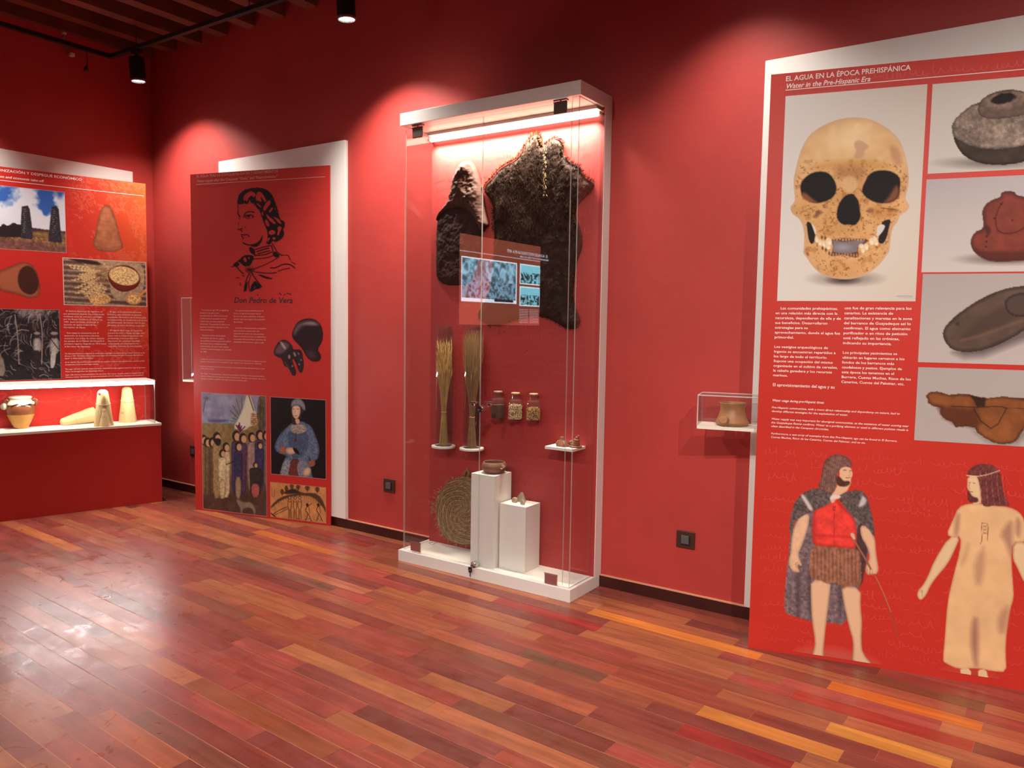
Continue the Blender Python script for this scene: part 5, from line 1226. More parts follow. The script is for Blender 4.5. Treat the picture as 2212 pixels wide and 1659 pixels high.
# ------------------------------------------------------------ contents : relief shapes cut from a plan
def relief(name, pts_px, Y, depth, m, parent, origin, res=.004, pw=.5, seed=1, rough=0.0, thick=.004, fall=.03):
    """a rounded solid whose plan lies on the plane y=Y; bulges toward the room"""
    poly = [(float(p[0]), float(p[2])) for p in (at_y(u, v, Y) for u, v in pts_px)]
    P = smoothpoly(poly, 2)
    lo = P.min(0)-res*2; hi = P.max(0)+res*2
    xs = np.arange(lo[0], hi[0], res); zs = np.arange(lo[1], hi[1], res)
    X, Z = np.meshgrid(xs, zs); D = np.full(X.shape, 1e9); ins = np.zeros(X.shape, bool); NX = X.copy(); NZ = Z.copy()
    n = len(P)
    for i in range(n):
        ax, ay = P[i]; bx, by = P[(i+1) % n]; dx, dy = bx-ax, by-ay; L = dx*dx+dy*dy+1e-15
        t = np.clip(((X-ax)*dx+(Z-ay)*dy)/L, 0, 1); cx = ax+t*dx; cy = ay+t*dy; d = np.hypot(X-cx, Z-cy)
        k = d < D; D = np.where(k, d, D); NX = np.where(k, cx, NX); NZ = np.where(k, cy, NZ)
        c = (ay > Z) != (by > Z); ins ^= c & (X < (bx-ax)*(Z-ay)/(by-ay+1e-15)+ax)
    near = (~ins) & (D < res*1.01)
    X = np.where(near, NX, X); Z = np.where(near, NZ, Z)
    Hh_ = np.where(ins, np.clip(D/fall, 0, 1)**pw*depth, 0)
    nz_ = fnoise(X.shape, 14, seed, 4)-.5; nz2 = fnoise(X.shape, 4, seed+1, 2)-.5
    Hh_ = Hh_*(1+nz_*1.6*rough+nz2*.5*rough)
    ok = ins | near
    q = ins[:-1, :-1] | ins[1:, :-1] | ins[1:, 1:] | ins[:-1, 1:]
    q &= ok[:-1, :-1] & ok[1:, :-1] & ok[1:, 1:] & ok[:-1, 1:]
    idx = -np.ones(X.shape, int); used = np.zeros(X.shape, bool)
    for a, c in ((0,0),(1,0),(1,1),(0,1)): used[a:a+q.shape[0], c:c+q.shape[1]] |= q
    idx[used] = np.arange(used.sum()); N_ = used.sum()
    ofs = np.array(origin)
    front = np.stack([X[used], Y-thick-Hh_[used], Z[used]], 1)-ofs
    back = np.stack([X[used], np.full(N_, Y), Z[used]], 1)-ofs
    jj, ii = np.where(q)
    qa = np.stack([idx[jj, ii], idx[jj, ii+1], idx[jj+1, ii+1], idx[jj+1, ii]], 1)
    # rim
    from collections import Counter
    ed = {}
    for f in qa:
        for k in range(4):
            a, c = int(f[k]), int(f[(k+1) % 4]); ed[(a, c)] = 1
    rim = [(a, c) for (a, c) in ed if (c, a) not in ed]
    b = MB(); b.v = [tuple(map(float, v)) for v in np.vstack([front, back])]
    b.f = [tuple(map(int, f)) for f in qa] + [tuple(int(x)+N_ for x in f[::-1]) for f in qa] + [(c, a, a+N_, c+N_) for a, c in rim]
    b.m = [0]*len(b.f)
    o = b.build(name, m, parent, smooth=False)
    for p in o.data.polygons: p.use_smooth = True
    autosmooth(o, 60)
    return o, (X, Z, ins, D, Hh_), P
YB = YP-.003
# leather pouch
M_leather = mat('brown_leather', (.070,.029,.022), .75, noise=(14,.45), bump=(22,.4,.006), spec=.2)
M_leather2 = mat('dark_leather', (.040,.018,.017), .85, noise=(14,.4), bump=(12,.3,.006), spec=.2)
Po = at_y(1000, 480, YB)
t = thing('leather_hood', 'dark brown leather hood hung at the upper left of the case back', 'leather hood', tuple(map(float, Po)))
relief('skirt', [(944,616),(944,560),(944,490),(952,466),(972,450),(1000,444),(1022,452),(1034,474),(1042,500),(1044,520),(1034,560),(1022,590),(1016,616)], YB, .030, M_leather2, t, t.location, rough=.8, fall=.05, seed=5)
relief('crown', [(944,482),(950,464),(960,450),(973,436),(977,410),(983,384),(991,364),(1002,352),(1011,347.5),(1020,349),(1028,360),(1036,384),(1043,408),(1048,446),(1053,470),(1058,488),(1051,490),(1046,502),(1040,498),(1034,484),(1024,462),(1004,450),(978,452),(960,462)], YB-.004, .060, M_leather, t, t.location, rough=.5, fall=.07, seed=8, thick=.012)
# goat hide
M_hide = mat('dark_goat_hide', (.028,.012,.008), .75, noise=(20,.5), bump=(60,.6,.006), spec=.2)
M_fur = mat('goat_fur', (.026,.012,.0055), .9, noise=(30,.5), spec=.05)
M_furg = mat('rim_lit_fur_fringe', (.17,.085,.028), .8, spec=.1)  # golden rim light put into the colour of the fringe strands
M_fur2 = mat('pale_belly_fur', (.20,.14,.09), .8, spec=.05)
Po = at_y(1160, 480, YB)
t = thing('goat_hide', 'large dark brown goat hide with fur, spread on the case back beside the leather hood', 'animal hide', tuple(map(float, Po)))
HP = [(1159,289),(1168,292),(1172,306),(1176,318),(1184,310),(1197,299),(1212,304),(1219,314),(1218,336),(1232,352),(1244,358),(1254,360),(1258,376),(1268,388),(1287,397),(1276,414),(1262,428),(1250,440),(1244,452),(1242,470),(1252,488),(1258,510),(1258,535),(1250,556),(1243,580),(1240,612),(1238,640),(1243,664),(1255,690),(1250,706),(1240,712),(1222,709),(1208,700),(1192,690),(1174,684),(1150,684),(1120,690),(1090,700),(1062,704),(1040,694),(1032,680),(1040,664),(1056,640),(1064,600),(1068,540),(1070,500),(1068,450),(1062,432),(1050,418),(1048,406),(1053,396),(1064,388),(1078,368),(1096,356),(1118,346),(1132,324),(1144,302)]
o, (gX, gZ, gI, gD, gH), gP = relief('skin', HP, YB, .014, M_hide, t, t.location, res=.0045, rough=.5, fall=.03, seed=11, thick=.006)
rg = np.random.RandomState(3); b = MB()
area = np.argwhere(gI); L0 = t.location
def fur_strand(b, x, z, y, ang, L, w_, m):
    dx, dz = math.cos(ang), math.sin(ang)
    b.add([(x-L0[0]-dz*w_, y-L0[1], z-L0[2]+dx*w_), (x-L0[0]+dz*w_, y-L0[1], z-L0[2]-dx*w_), (x+dx*L*.6-L0[0], y-.006-L0[1], z+dz*L*.6-L0[2]), (x+dx*L-L0[0], y-.002-L0[1], z+dz*L-L0[2])], [(0,1,2),(0,2,3)], m)
sel = area[rg.randint(0, len(area), 4200)]
for j, i in sel:
    z = gZ[j, i]; x = gX[j, i]
    if z < 2.0 and rg.rand() > .25: continue
    fur_strand(b, x, z, YB-.006-gH[j, i]-.001, -math.pi/2+rg.uniform(-.6,.6), rg.uniform(.012,.026), .0009, M_fur)
for i in range(len(gP)):
    A = gP[i]; B = gP[(i+1) % len(gP)]; L = np.hypot(*(B-A)); nrm = np.array([(B-A)[1], -(B-A)[0]])/(L+1e-9)
    mid = (A+B)/2
    top = mid[1] > 2.05
    for k in range(int(L/(.0011 if top else .004))+1):
        p = A+(B-A)*rg.rand(); out = nrm if True else -nrm
        c = gP.mean(0); 
        if (p+out*.01-c) @ out < -(.3): out = -out
        ang = math.atan2(out[1], out[0])+rg.uniform(-.8,.8)-.35
        fur_strand(b, p[0], p[1], YB-.006-rg.uniform(0,.010), ang, rg.uniform(.008,.028) if top else rg.uniform(.003,.010), .0009, M_furg if rg.rand() < .6 else M_fur)
for k in range(70):
    P_ = at_y(1177+rg.normal(0,1.6), rg.uniform(312,420), YB-.024); fur_strand(b, float(P_[0]), float(P_[2]), YB-.026, -math.pi/2+rg.uniform(-.9,.9), rg.uniform(.012,.022), .0011, M_fur2)
b.build('fur', None, t)

# wheat in glass cylinders
M_straw = mat('wheat_straw', (.66,.42,.15), .6, noise=(30,.35)); M_ear = mat('wheat_ear', (.80,.52,.17), .65, noise=(60,.4))
M_straw2 = mat('brown_straw', (.42,.24,.10), .65, noise=(30,.35)); M_awn = mat('brown_awns', (.42,.27,.11), .7)
YC = YP-.076
def cyl_set(px, pyb, pyt, tie_py, label_s, label_c, label_w, kind):
    P = at_y(px, pyb, YC); x, z = float(P[0]), float(P[2]); zt = float(at_y(px, pyt, YC)[2]); ztie = float(at_y(px, tie_py, YC)[2])
    s_ = thing('round_shelf', label_s, 'shelf', (x, YC, z-.012), 0, 'round shelves under the wheat')
    b = MB(); b.lathe([(.0,0),(.075,0),(.076,.003),(.075,.012),(.0,.012)], n=48); o = b.build('disc', M_white, s_); autos(o)
    b = MB(); b.box((-.012, .05, .002), (.012, YP-.0015-YC, .010)); b.build('fixing', M_white, s_)
    c = thing('glass_cylinder', label_c, 'glass cylinder', (x, YC, z), 0, 'clear cylinders over the wheat')
    b = MB(); b.lathe([(.054,0),(.054,zt-z),(.051,zt-z),(.051,0)], n=48); o = b.build('cylinder_wall', M_acry, c); autos(o)
    w_ = thing('wheat_sheaf', label_w, 'wheat sheaf', (x, YC, z), 0, 'dried wheat sheaves in the case')
    rg = np.random.RandomState(5 if kind else 9); bs = MB(); be = MB(); H_ = zt-z
    for i in range(150 if kind == 0 else 130):
        a = rg.uniform(0, 6.283); u = math.sqrt(rg.rand()); rb = .030*u; rt = .014*u; a2 = a+rg.uniform(-.4,.4)
        hh = (H_*rg.uniform(.58,.86) if kind == 0 else H_*rg.uniform(.55,.80)); re = min(.046, .046*u+.006)
        zt_ = ztie-z
        pts = [(rb*math.cos(a), rb*math.sin(a), .001), (rt*math.cos(a), rt*math.sin(a), zt_), ((rt+re)/2*math.cos(a2)*.9, (rt+re)/2*math.sin(a2)*.9, zt_+(hh-zt_)*.55), (re*math.cos(a2), re*math.sin(a2), hh)]
        bs.tube(pts, .0011, 4, caps=False)
        tip = Vector(pts[3]); d = (Vector(pts[3])-Vector(pts[2])).normalized(); L = rg.uniform(.035,.055)
        if kind == 0:
            be.tube([tip-d*L*.5, tip-d*L*.2, tip+d*L*.15, tip+d*L*.4], [.0010,.0030,.0028,.0006], 5)
            for q2 in range(2):
                e = tip+d*L*.3+Vector((rg.uniform(-.012,.012), rg.uniform(-.012,.012), rg.uniform(.01,.03))); be.tube([tip, e], .0004, 3, caps=False)
        else:
            be.tube([tip-d*L*.3, tip, tip+d*L*.4], [.0015,.0034,.0008], 5)
            for q2 in range(5):
                e = tip+Vector((rg.uniform(-.3,.3), rg.uniform(-.3,.3), 1)).normalized()*rg.uniform(.08,.16)
                e.x = max(-.049, min(.049, e.x)); e.y = max(-.045, min(.045, e.y)); e.z = min(e.z, H_*.96)
                be.tube([tip, e], .00045, 3, caps=False)
    bs.build('stalks', M_straw if kind == 0 else M_straw2, w_); be.build('ears', M_ear if kind == 0 else M_awn, w_)
    b = MB(); b.tube([(math.cos(a)*.0165, math.sin(a)*.0165, ztie-z+.002*math.sin(a*3)) for a in np.linspace(0, 6.283, 24)], .0022, 6); b.build('tie', M_twine, w_)
cyl_set(958, 962, 702, 890, 'round white shelf under the left glass cylinder', 'clear glass cylinder around the pale golden wheat sheaf, at the left of the case', 'pale golden wheat sheaf tied at the waist, in the left cylinder', 0)
cyl_set(1019, 967, 702, 901, 'round white shelf under the right glass cylinder, behind the door lock', 'clear glass cylinder around the brown bearded sheaf, behind the door edge', 'brown long-bearded sheaf tied with string, in the right cylinder', 1)

# seed jars
def seedjar(px, pyb, label, m_seed, level, seeds, hpx=60, wpx=28):
    Yj = YP-.052; P = at_y(px, pyb, Yj); k = 1/ppm(P); r = wpx/2*k; h = hpx*k
    t = thing('seed_jar', label, 'glass jar', tuple(map(float, P)), 0, 'square seed jars on the case back')
    def sq(a): c, s = abs(math.cos(a)), abs(math.sin(a)); return .92/max(c, s)**.8-1
    b = MB(); b.lathe([(.0,0),(r*.93,0),(r,.003),(r,h*.56),(r*1.02,h*.64),(r*.96,h*.70),(r*.62,h*.755),(r*.58,h*.90),(r*.66,h*.915),(r*.66,h*.93)], n=40, wob=lambda a, z: (sq(a) if z < h*.6 else 0)*.6)
    o = b.build('jar_body', M_jarglass, t); autos(o)
    b = MB(); b.lathe([(.0,h*.93),(r*.70,h*.93),(r*.70,h*.965),(r*.62,h*.985),(.0,h*.985)], n=32); o = b.build('cork_lid', mat('jar_lid', (.34,.20,.10) if seeds else (.22,.13,.10), .6), t); autos(o)
    b = MB(); rr = r*.90
    b.lathe([(.0,.004),(rr*.95,.004),(rr,.008),(rr,h*level),(rr*.6,h*level+.003),(.0,h*level+.004)], n=32, wob=lambda a, z: sq(a)*.6)
    c = b.build('contents', m_seed, t); autos(c)
    if seeds:
        rg = np.random.RandomState(int(px)); b = MB()
        for i in range(560):
            a = rg.uniform(0, 6.283); z = rg.uniform(.006, h*level+.006); R_ = rr*(1+sq(a)*.6)*1.0
            if z > h*level-.002: R_ *= math.sqrt(rg.rand())
            cx, cy = R_*math.cos(a), R_*math.sin(a); d = rg.uniform(-1, 1, 3); d /= np.linalg.norm(d); L = .0042; 
            b.tube([(cx-d[0]*L, cy-d[1]*L, z-d[2]*L), (cx, cy, z), (cx+d[0]*L, cy+d[1]*L, z+d[2]*L)], [.0008,.0021,.0008], 5)
        b.build('seeds', seeds, t)['kind'] = 'stuff'
    b = MB(); b.box((-r*.7, -r*.8, -.004), (r*.7, YP-.0015-Yj, 0)); b.build('acrylic_bracket', M_acry, t)
seedjar(1075, 903.5, 'seed jar filled with dark brown powder, leftmost of the three jars', mat('brown_powder', (.10,.035,.022), .9), .50, None)
seedjar(1113, 906.5, 'seed jar filled with pale cream seeds, between the other two jars', mat('pale_seed_bed', (.30,.16,.08), .8), .52, mat('cream_seeds', (.78,.62,.38), .6))
seedjar(1152, 908.5, 'seed jar filled with golden barley grains, nearest the small figurine shelf', mat('grain_bed', (.16,.07,.025), .8), .44, mat('golden_grains', (.62,.38,.13), .6))

# small shelf with clay pieces
pa = at_y(1237, 972, 3.680); pb = at_y(1177, 962, 3.680); zs = float((pa[2]+pb[2])/2)
sx0, sx1 = float(pb[0]), float(pa[0])
t = thing('small_shelf', 'small rectangular white shelf on the right of the case back', 'shelf', ((sx0+sx1)/2, YP, zs))
b = MB(); b.box((-(sx1-sx0)/2, 3.680-YP, -.016), ((sx1-sx0)/2, -.0025, 0)); b.build('shelf_board', M_white, t, bevel=.001)
M_figc = mat('terracotta', (.26,.095,.055), .7, noise=(30,.3), bump=(60,.3,.002))
def figurine(px, py, label, kind):
    P = at_z(px, py, zs); P[1] = min(max(P[1], 3.71), YP-.05); k = 1/ppm(P)
    t = thing('clay_figurine', label, 'figurine', (float(P[0]), float(P[1]), zs), 0, 'clay fragments on the small shelf')
    if kind == 0:
        b = MB(); b.lathe([(.0,0),(11*k,0),(12*k,3*k),(8*k,9*k),(6.5*k,13*k),(4*k,15*k),(4.5*k,18*k),(3*k,21*k),(.0,22*k)], n=28, wob=lambda a, z: .18*math.cos(2*a)+.06*math.sin(5*a))
        o = b.build('figure_body', M_figc, t, smooth=True)
        for s_ in (-1, 1):
            b = MB(); b.tube([(s_*6*k,-4*k,12*k),(s_*10*k,-6*k,6*k),(s_*7*k,-9*k,3*k)], [2.2*k,2.8*k,2*k], 8); b.build('limb', M_figc, t, smooth=True)
    else:
        b = MB()
        for i, (dx, r, z0) in enumerate(((3,13,0),(1,10.5,5),(3,9,9.5),(4.5,8,14),(6,5,19))):
            b.lathe([(.0,z0*k),(r*k*.85,z0*k),(r*k,(z0+2.2)*k),(r*k*.8,(z0+4.6)*k),(.0,(z0+5)*k)], c=(dx*k, 0, 0), n=24, wob=lambda a, z, i=i: .12*math.sin(2*a+i))
        b.lathe([(.0,23*k),(3.4*k,24*k),(2*k,26.5*k),(.0,27*k)], c=(9*k, 0, 0), n=12); b.build('figure_body', M_figc, t, smooth=True)
        b = MB(); b.tube([(-13*k,-2*k,6*k),(-8*k,-3*k,11*k),(-2*k,-2*k,13*k)], [3*k,3.6*k,3*k], 8); b.tube([(-14*k,-4*k,2.2*k),(-6*k,-5*k,4*k),(3*k,-6*k,2.4*k)], [2*k,2.6*k,2*k], 8); b.build('limb', M_figc, t, smooth=True)
figurine(1214, 964, 'small bell-shaped terracotta figurine, left on the small shelf', 0)
figurine(1241, 966, 'stacked ringed terracotta figurine fragment, right on the small shelf', 1)

# pedestals
def pedestal(x0, x1, y0, y1, z, label):
    t = thing('pedestal', label, 'pedestal', ((x0+x1)/2, (y0+y1)/2, ZB), 0, 'white pedestals in the case')
    b = MB(); hx, hy = (x1-x0)/2, (y1-y0)/2; b.box((-hx,-hy,0), (hx,hy,z-ZB-.012)); b.build('block', M_white, t, bevel=.001)
    b = MB(); b.box((-hx,-hy,z-ZB-.012), (hx,hy,z-ZB)); b.build('top_plate', M_white, t, bevel=.001); return t
pedestal(-2.735, -2.566, 3.600, 3.775, .619, 'taller white pedestal under the brown bowl')
pedestal(-2.5575, -2.375, 3.645, 3.800, .456, 'shorter white pedestal under the three stones')
# bowl
P = at_z(1067, 1020.5, .619); k = 1/ppm(P); P[1] = 3.69; P[0] = float(at_y(1067, 1010, 3.69)[0])
t = thing('clay_bowl', 'brown clay bowl with a side spout on the taller pedestal', 'bowl', (float(P[0]), float(P[1]), .619))
R0 = 27*k
b = MB(); b.lathe([(.0,0),(R0*.55,0),(R0*.72,.004),(R0*.93,.018),(R0*1.0,.036),(R0*.97,.052),(R0*.88,.064),(R0*.84,.067),(R0*.80,.062),(R0*.86,.045),(R0*.80,.018),(.0,.010)], n=56, wob=lambda a, z: .012*math.sin(3*a)); b.build('bowl_body', M_clay, t, smooth=True)
b = MB(); b.tube([(R0*.84,-.01,.050),(R0*1.10,-.018,.045),(R0*1.30,-.022,.050)], [.016,.010,.006], 12); b.build('spout', M_clay, t, smooth=True)
b = MB(); b.tube([(R0*.74,-.022,.040),(R0*1.05,-.030,.036),(R0*1.28,-.030,.049)], [.0015,.004,.0015], 8); b.build('spout_chip', mat('pale_clay', (.50,.30,.17), .7), t, smooth=True)
# stones
M_stone = mat('greenish_stone', (.36,.29,.19), .75, noise=(26,.4), bump=(50,.5,.004)); M_stone2 = mat('tan_stone', (.40,.30,.19), .8, noise=(40,.4), bump=(70,.6,.004))
def stone(px, py, pts, dy, m, label, yy=None):
    P = at_z(px, py, .456); P[1] = yy; P[0] = float(at_y(px, py, yy)[0]); k = 1/ppm(P)
    b = MB(); b.prism([(x*k, z*k) for x, z in pts], -dy, dy); o = b.build('stone_piece', m); o.location = (float(P[0]), yy, .4562)
    bv = o.modifiers.new('b', 'BEVEL'); bv.width = .0035; bv.segments = 3
    return tag(o, label, 'stone', 'stones on the shorter pedestal')
stone(1124, 1080, [(-12,0),(-4,0),(13,1),(12,6),(6,19),(3,22),(-1,17),(-10,5)], .010, M_stone, 'triangular grey-green stone, largest of the three on the shorter pedestal', 3.745)
stone(1112, 1083, [(-6,1),(-1,0),(5,1),(6,5),(4,10),(-2,11),(-6,8)], .011, M_stone2, 'round tan stone at the left on the shorter pedestal', 3.712)
stone(1129, 1088, [(-4,0),(4,0),(5,4),(3,8),(0,12),(-4,8),(-5,4)], .008, M_stone2, 'smallest tan stone at the front of the shorter pedestal', 3.690)

# esparto mat : a coiled cord
Ym = YP-.030
Pc = at_y(1000, 1103, Ym); Rm = float((at_y(1000, 1024, Ym)[2]-at_y(1000, 1183, Ym)[2])/2)*.985
M_esp = mat('esparto_fibre', (.40,.265,.12), .8, noise=(60,.55), bump=(120,.5,.004))
M_esp3 = mat('darker_esparto_strand', (.31,.195,.085), .85, noise=(70,.6), bump=(120,.6,.004))  # second cord strand, slightly darker esparto colour
M_esp2 = mat('dark_esparto', (.24,.14,.065), .85, noise=(60,.5))
t = thing('esparto_mat', 'round coiled esparto-grass mat leaning on the case back beside the taller pedestal', 'woven mat', (float(Pc[0]), Ym, float(Pc[2])))
t.rotation_euler = (rad(-5), 0, 0)
turns = 21; pts = []; NP = turns*44
wr = Rm*.92/turns
ph = lambda a: 1+.035*math.sin(2*a+.5)+.02*math.sin(5*a)
for i in range(NP+1):
    a = 2*math.pi*i/44; r = wr*(i/44+.35)*ph(a); pts.append(Vector((r*math.cos(a), 0, r*math.sin(a))))
b = MB()
for s_ in range(2):   # two twisted strands
    P_ = []
    for i, p in enumerate(pts):
        rd = p.normalized() if p.length > 1e-4 else Vector((1,0,0)); tw = i*1.1+s_*math.pi+.6*math.sin(i*.37); P_.append(p + rd*math.cos(tw)*wr*.22 + Vector((0, math.sin(tw)*.0055, 0)))
    b.tube(P_, wr*.33, 6, M_esp if s_ == 0 else M_esp3)
b.build('coil', None, t)
b = MB(); rg = np.random.RandomState(8)
for i in range(150):
    a = rg.uniform(0, 6.283); r = Rm*rg.uniform(.90,.98)*ph(a); L = rg.uniform(.01,.03)*(2.0 if 2.8 < a < 3.4 else 1); a2 = a+rg.uniform(-1.2,1.2)
    b.tube([(r*math.cos(a), rg.uniform(-.006,.004), r*math.sin(a)), (r*math.cos(a)+L*.6*math.cos(a2), -.004, r*math.sin(a)+L*.6*math.sin(a2)), (r*math.cos(a)+L*math.cos(a2+.3), -.003, r*math.sin(a)+L*math.sin(a2+.3))], .0011, 4)
b.build('loose_fibres', M_esp, t)
b = MB(); hx = .012; b.tube([(hx-.012,0,Rm*.93),(hx-.014,-.004,Rm*1.04),(hx+.004,-.004,Rm*1.13),(hx+.018,-.002,Rm*1.07),(hx+.012,0,Rm*.93)], .009, 8); b.build('hanging_loop', M_esp2, t, smooth=True)
# twigs on the case floor
rg = random.Random(6)
for i, (px, py, a) in enumerate(((931,1171,.3),(936,1176,1.2),(928,1174,-.5),(941,1173,.8))):
    P = at_z(px, py, ZB+.002); P[1] = min(P[1], YP-.02)
    b = MB(); b.tube([(-.012,0,0),(0,.001,.001),(.013,.003,0)], .0012, 5); b.tube([(0,.001,.001),(.005,.008,.001)], .0009, 4)
    o = b.build('twig', M_esp2); o.location = (float(P[0]), float(P[1]), ZB+.0013); o.rotation_euler = (0, 0, a)
    tag(o, 'small broken straw twig on the case floor left of the mat', 'twig', 'broken twigs left of the mat')

# ============================================================ small wall vitrines beside the panels
def vitrine(fr, px_l, py_t, py_b, off, depth, wdt, label, extra_z=None):
    x0, zt = fr.at(px_l, py_t, off); _, zb = fr.at(px_l, py_b, off)
    o_ = fr.world(x0, off, zb)
    t = thing('wall_vitrine', label, 'small vitrine', tuple(map(float, o_)), fr.a, 'small clear vitrines beside the panels')
    h = zt-zb; ts = .016
    b = MB(); b.box((0, 0, 0), (wdt, depth, ts)); b.build('shelf', M_deck, t, bevel=.0008)
    A = (M_acry, M_acryedge)
    b = MB(); pane(b, (0, 0, ts), (wdt, .004, h), 'y', *A); pane(b, (0, .004, ts), (.004, depth, h), 'x', *A); pane(b, (0, depth-.004, ts), (wdt, depth, h), 'y', *A); pane(b, (0, 0, h-.004), (wdt, depth, h), 'z', *A)
    b.tube([(0,0,ts),(0,0,h),(wdt,0,h)], .0016, 6, M_acryedge); b.tube([(0,0,h),(0,depth,h),(wdt,depth,h)], .0012, 6, M_acryedge); b.tube([(0,depth,ts),(0,depth,h)], .0010, 6, M_acryedge)
    b.build('clear_cover', None, t)
    return t, x0, zb+ts
t3, vx, vz = vitrine(F3, 1507.5, 853, 926, .055, .175, .40, 'small clear vitrine with a white shelf, left of the skull panel')
t2, _, _ = vitrine(F2, 391.5, 643, 824, .050, .10, .36, 'tall narrow clear vitrine half hidden behind the ink portrait panel')
xx, zz_ = F3.at(1581, 912, .055+.087)
P = F3.world(xx, .055+.0875, vz); k = 1/ppm(P)
t = thing('clay_pot', 'flared brown clay pot with a short spout in the vitrine beside the skull panel', 'clay pot', tuple(map(float, P)), F3.a)
b = MB(); b.lathe([(.0,0),(30*k,0),(36*k,5*k),(34*k,9*k),(29*k,20*k),(25.5*k,32*k),(25*k,40*k),(27.5*k,47.5*k),(28*k,49*k),(26.5*k,49.5*k),(23.5*k,41*k),(24*k,32*k),(28*k,18*k),(30*k,8*k),(.0,4*k)], n=56, wob=lambda a, z: .01*math.sin(3*a+1)); b.build('pot_body', M_clay2, t, smooth=True)
b = MB(); b.lathe([(7*k,0),(10*k,0),(12*k,6*k),(9*k,12*k),(7.5*k,13*k),(6*k,12*k)], n=20)
o = b.build('spout', M_clay2, t, smooth=True); o.location = (-13*k, -25*k, 8*k); o.rotation_euler = (rad(55), 0, rad(-10))

# ============================================================ wall sockets
M_sock = mat('brown_socket_plate', (.050,.020,.012), .35); M_rock = mat('grey_rocker', (.085,.085,.095), .25)
def socket(px, py, label):
    P = at_y(px, py, DW)
    t = thing('wall_socket', label, 'wall switch', (float(P[0]), DW, float(P[2])), 0, 'dark square switches low on the red wall')
    b = MB(); b.box((-.051, -.011, -.046), (.051, 0, .046)); b.build('plate', M_sock, t, bevel=.002)
    b = MB(); b.box((-.027, -.014, -.030), (.027, -.011, .026)); b.build('surround', M_black, t, bevel=.001)
    b = MB(); b.prism([(-.022,-.022),(.022,-.022),(.022,.024),(-.022,.024)], -.020, -.014); o = b.build('rocker', M_rock, t, bevel=.002)
socket(1482, 1165, 'dark square wall switch low between the tall case and the skull panel')
socket(842, 1049, 'dark square wall switch just left of the tall case')
socket(420, 975, 'dark square wall switch half hidden behind the left edge of the ink portrait panel')

# ============================================================ lit history screen on the left wall, seen mirrored in the case doors
def mir(px, py): P = at_x(px, py, 0) if False else None
GYm = GY
def mx(px, py):      # reflected pixel -> point on the left wall plane
    d = ray(px, py); P = EYE + d*((XL+.05-EYE[0])/d[0]); return 2*GYm-P[1], P[2]
y0, zt0 = mx(993, 503); y1, zt1 = mx(1168, 517); _, zb0 = mx(1080, 702)
ya, yb = max(YF+.1, min(y0, y1)), max(y0, y1)
MX = thing('history_screen', 'backlit reddish history screen on the left wall, seen reflected in the case doors', 'screen', (XL+.001, (ya+yb)/2, 0), 0)
# local frame: x = depth from wall, y along wall
b = MB(); b.box((0, ya-(ya+yb)/2, zb0), (.045, yb-(ya+yb)/2, zt0)); b.build('screen_body', M_black, MX)
M_scr = vcol_mat('screen_glow', .4, .3, emit=SCREEN_E)
ny, nz = 260, 150
Yg, Zg = np.meshgrid(np.linspace(yb, ya, ny), np.linspace(zt0, zb0, nz))
C = np.zeros((nz, ny, 3)); C[:] = (128, 62, 44)
U = (yb-Yg)/(yb-ya); V = (zt0-Zg)/(zt0-zb0)    # U 0 at the near end
def rect(u0, v0, u1, v1, col): 
    k = (U > u0) & (U < u1) & (V > v0) & (V < v1); C[k] = col; return k
n = fnoise((nz, ny), 9, 3, 4); n2 = fnoise((nz, ny), 4, 13, 3)
k = rect(.02, .245, .68, .74, (230,240,250)); k = rect(.03, .26, .67, .70, (150,200,225)); C[k] = C[k]*(1-(np.clip((n-.5)*3+.5, 0, 1)[k]*.55)[:, None])
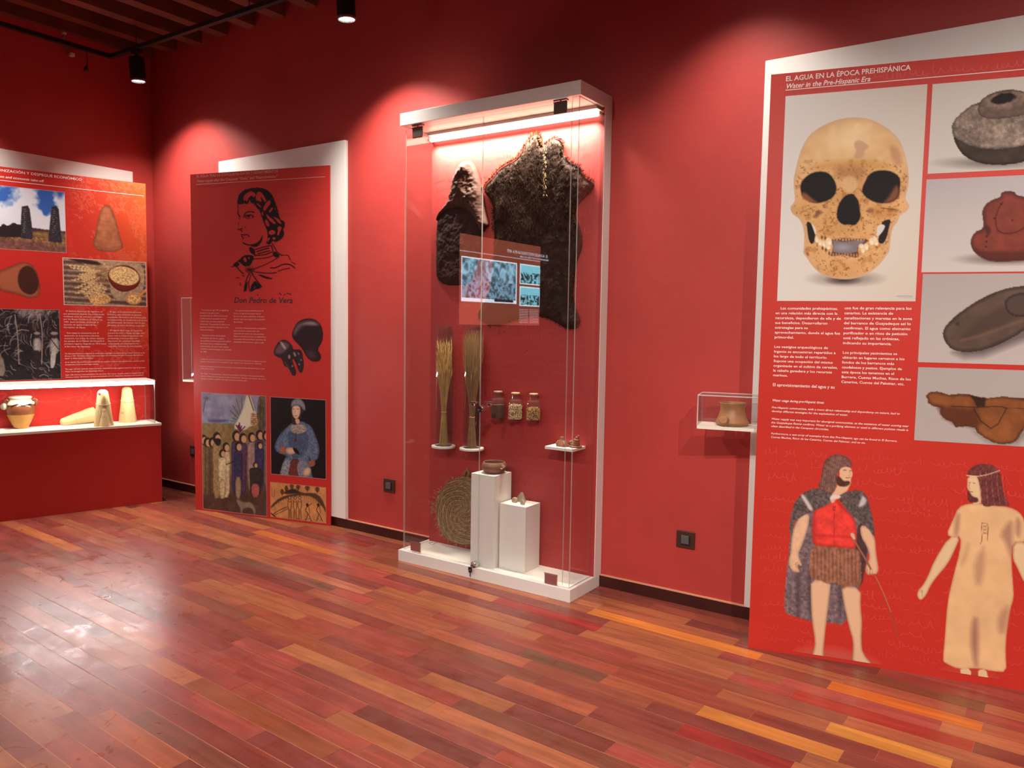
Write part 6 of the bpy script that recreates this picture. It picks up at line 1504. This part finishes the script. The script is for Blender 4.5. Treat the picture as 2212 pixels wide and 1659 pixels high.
k = rect(.03, .50, .67, .70, (120,160,185)); C[k] = C[k]*(1-(np.clip((n2-.45)*4, 0, 1)[k]*.6)[:, None]); rect(.40, .695, .64, .73, (20,30,40))
for u0, v0, v1 in ((.72,.245,.49),(.72,.52,.76)):
    rect(u0, v0, 1.0, v1, (220,240,250)); k = rect(u0+.01, v0+.012, .995, v1-.012, (130,205,225)); kk_ = k & (V > v0+.1); C[kk_] = C[kk_]*(1-(np.clip((n2-.38)*4, 0, 1)[kk_]*.85)[:, None])
rect(.0, .185, 1.0, .192, (200,190,200))
for i in range(9): rect(.72, .80+i*.02, .84, .807+i*.02, (190,150,160)); rect(.86, .80+i*.02, .985, .807+i*.02, (190,150,160))
idx = np.arange(ny*nz).reshape(nz, ny); q4 = np.stack([idx[:-1, :-1], idx[1:, :-1], idx[1:, 1:], idx[:-1, 1:]], -1).reshape(-1, 4)
me = bpy.data.meshes.new('display_surface'); me.from_pydata([(.0462, a-(ya+yb)/2, c) for a, c in zip(Yg.ravel().tolist(), Zg.ravel().tolist())], [], q4.tolist()); me.update()
at_ = me.color_attributes.new('Col', 'FLOAT_COLOR', 'POINT'); at_.data.foreach_set('color', np.concatenate([s2l(np.clip(C, 0, 255)).reshape(-1, 3), np.ones((ny*nz, 1))], 1).astype(np.float32).ravel())
me.materials.append(M_scr); o = bpy.data.objects.new('display_surface', me); COL.objects.link(o); o.parent = MX
M_scrtxt = emis('screen_lettering', (.75,.80,.95), SCREEN_E*.8)
for body, u0, u1, v, hh in (('EL AGUA DE FINES SIGLO XVIII A 1875', .55, 1.10, .115, .05), ('WATER SUPPLY FROM 1875 TO 1930', .72, 1.12, .155, .030)):
    co, fs = text_np(body); W_ = co[:, 0].max(); L = (yb-ya)
    b = MB(); zz = zt0-(zt0-zb0)*v - .02
    # reads correctly for someone facing the left wall (looking toward -x, right hand = +y)
    b.add([(.0478, (yb - u1*L + vx_[0]/W_*(u1-u0)*L) - (ya+yb)/2, zz + vx_[1]*hh*1.3) for vx_ in co], fs)
    b.build('screen_title', M_scrtxt, MX)
bpy.context.view_layer.update()
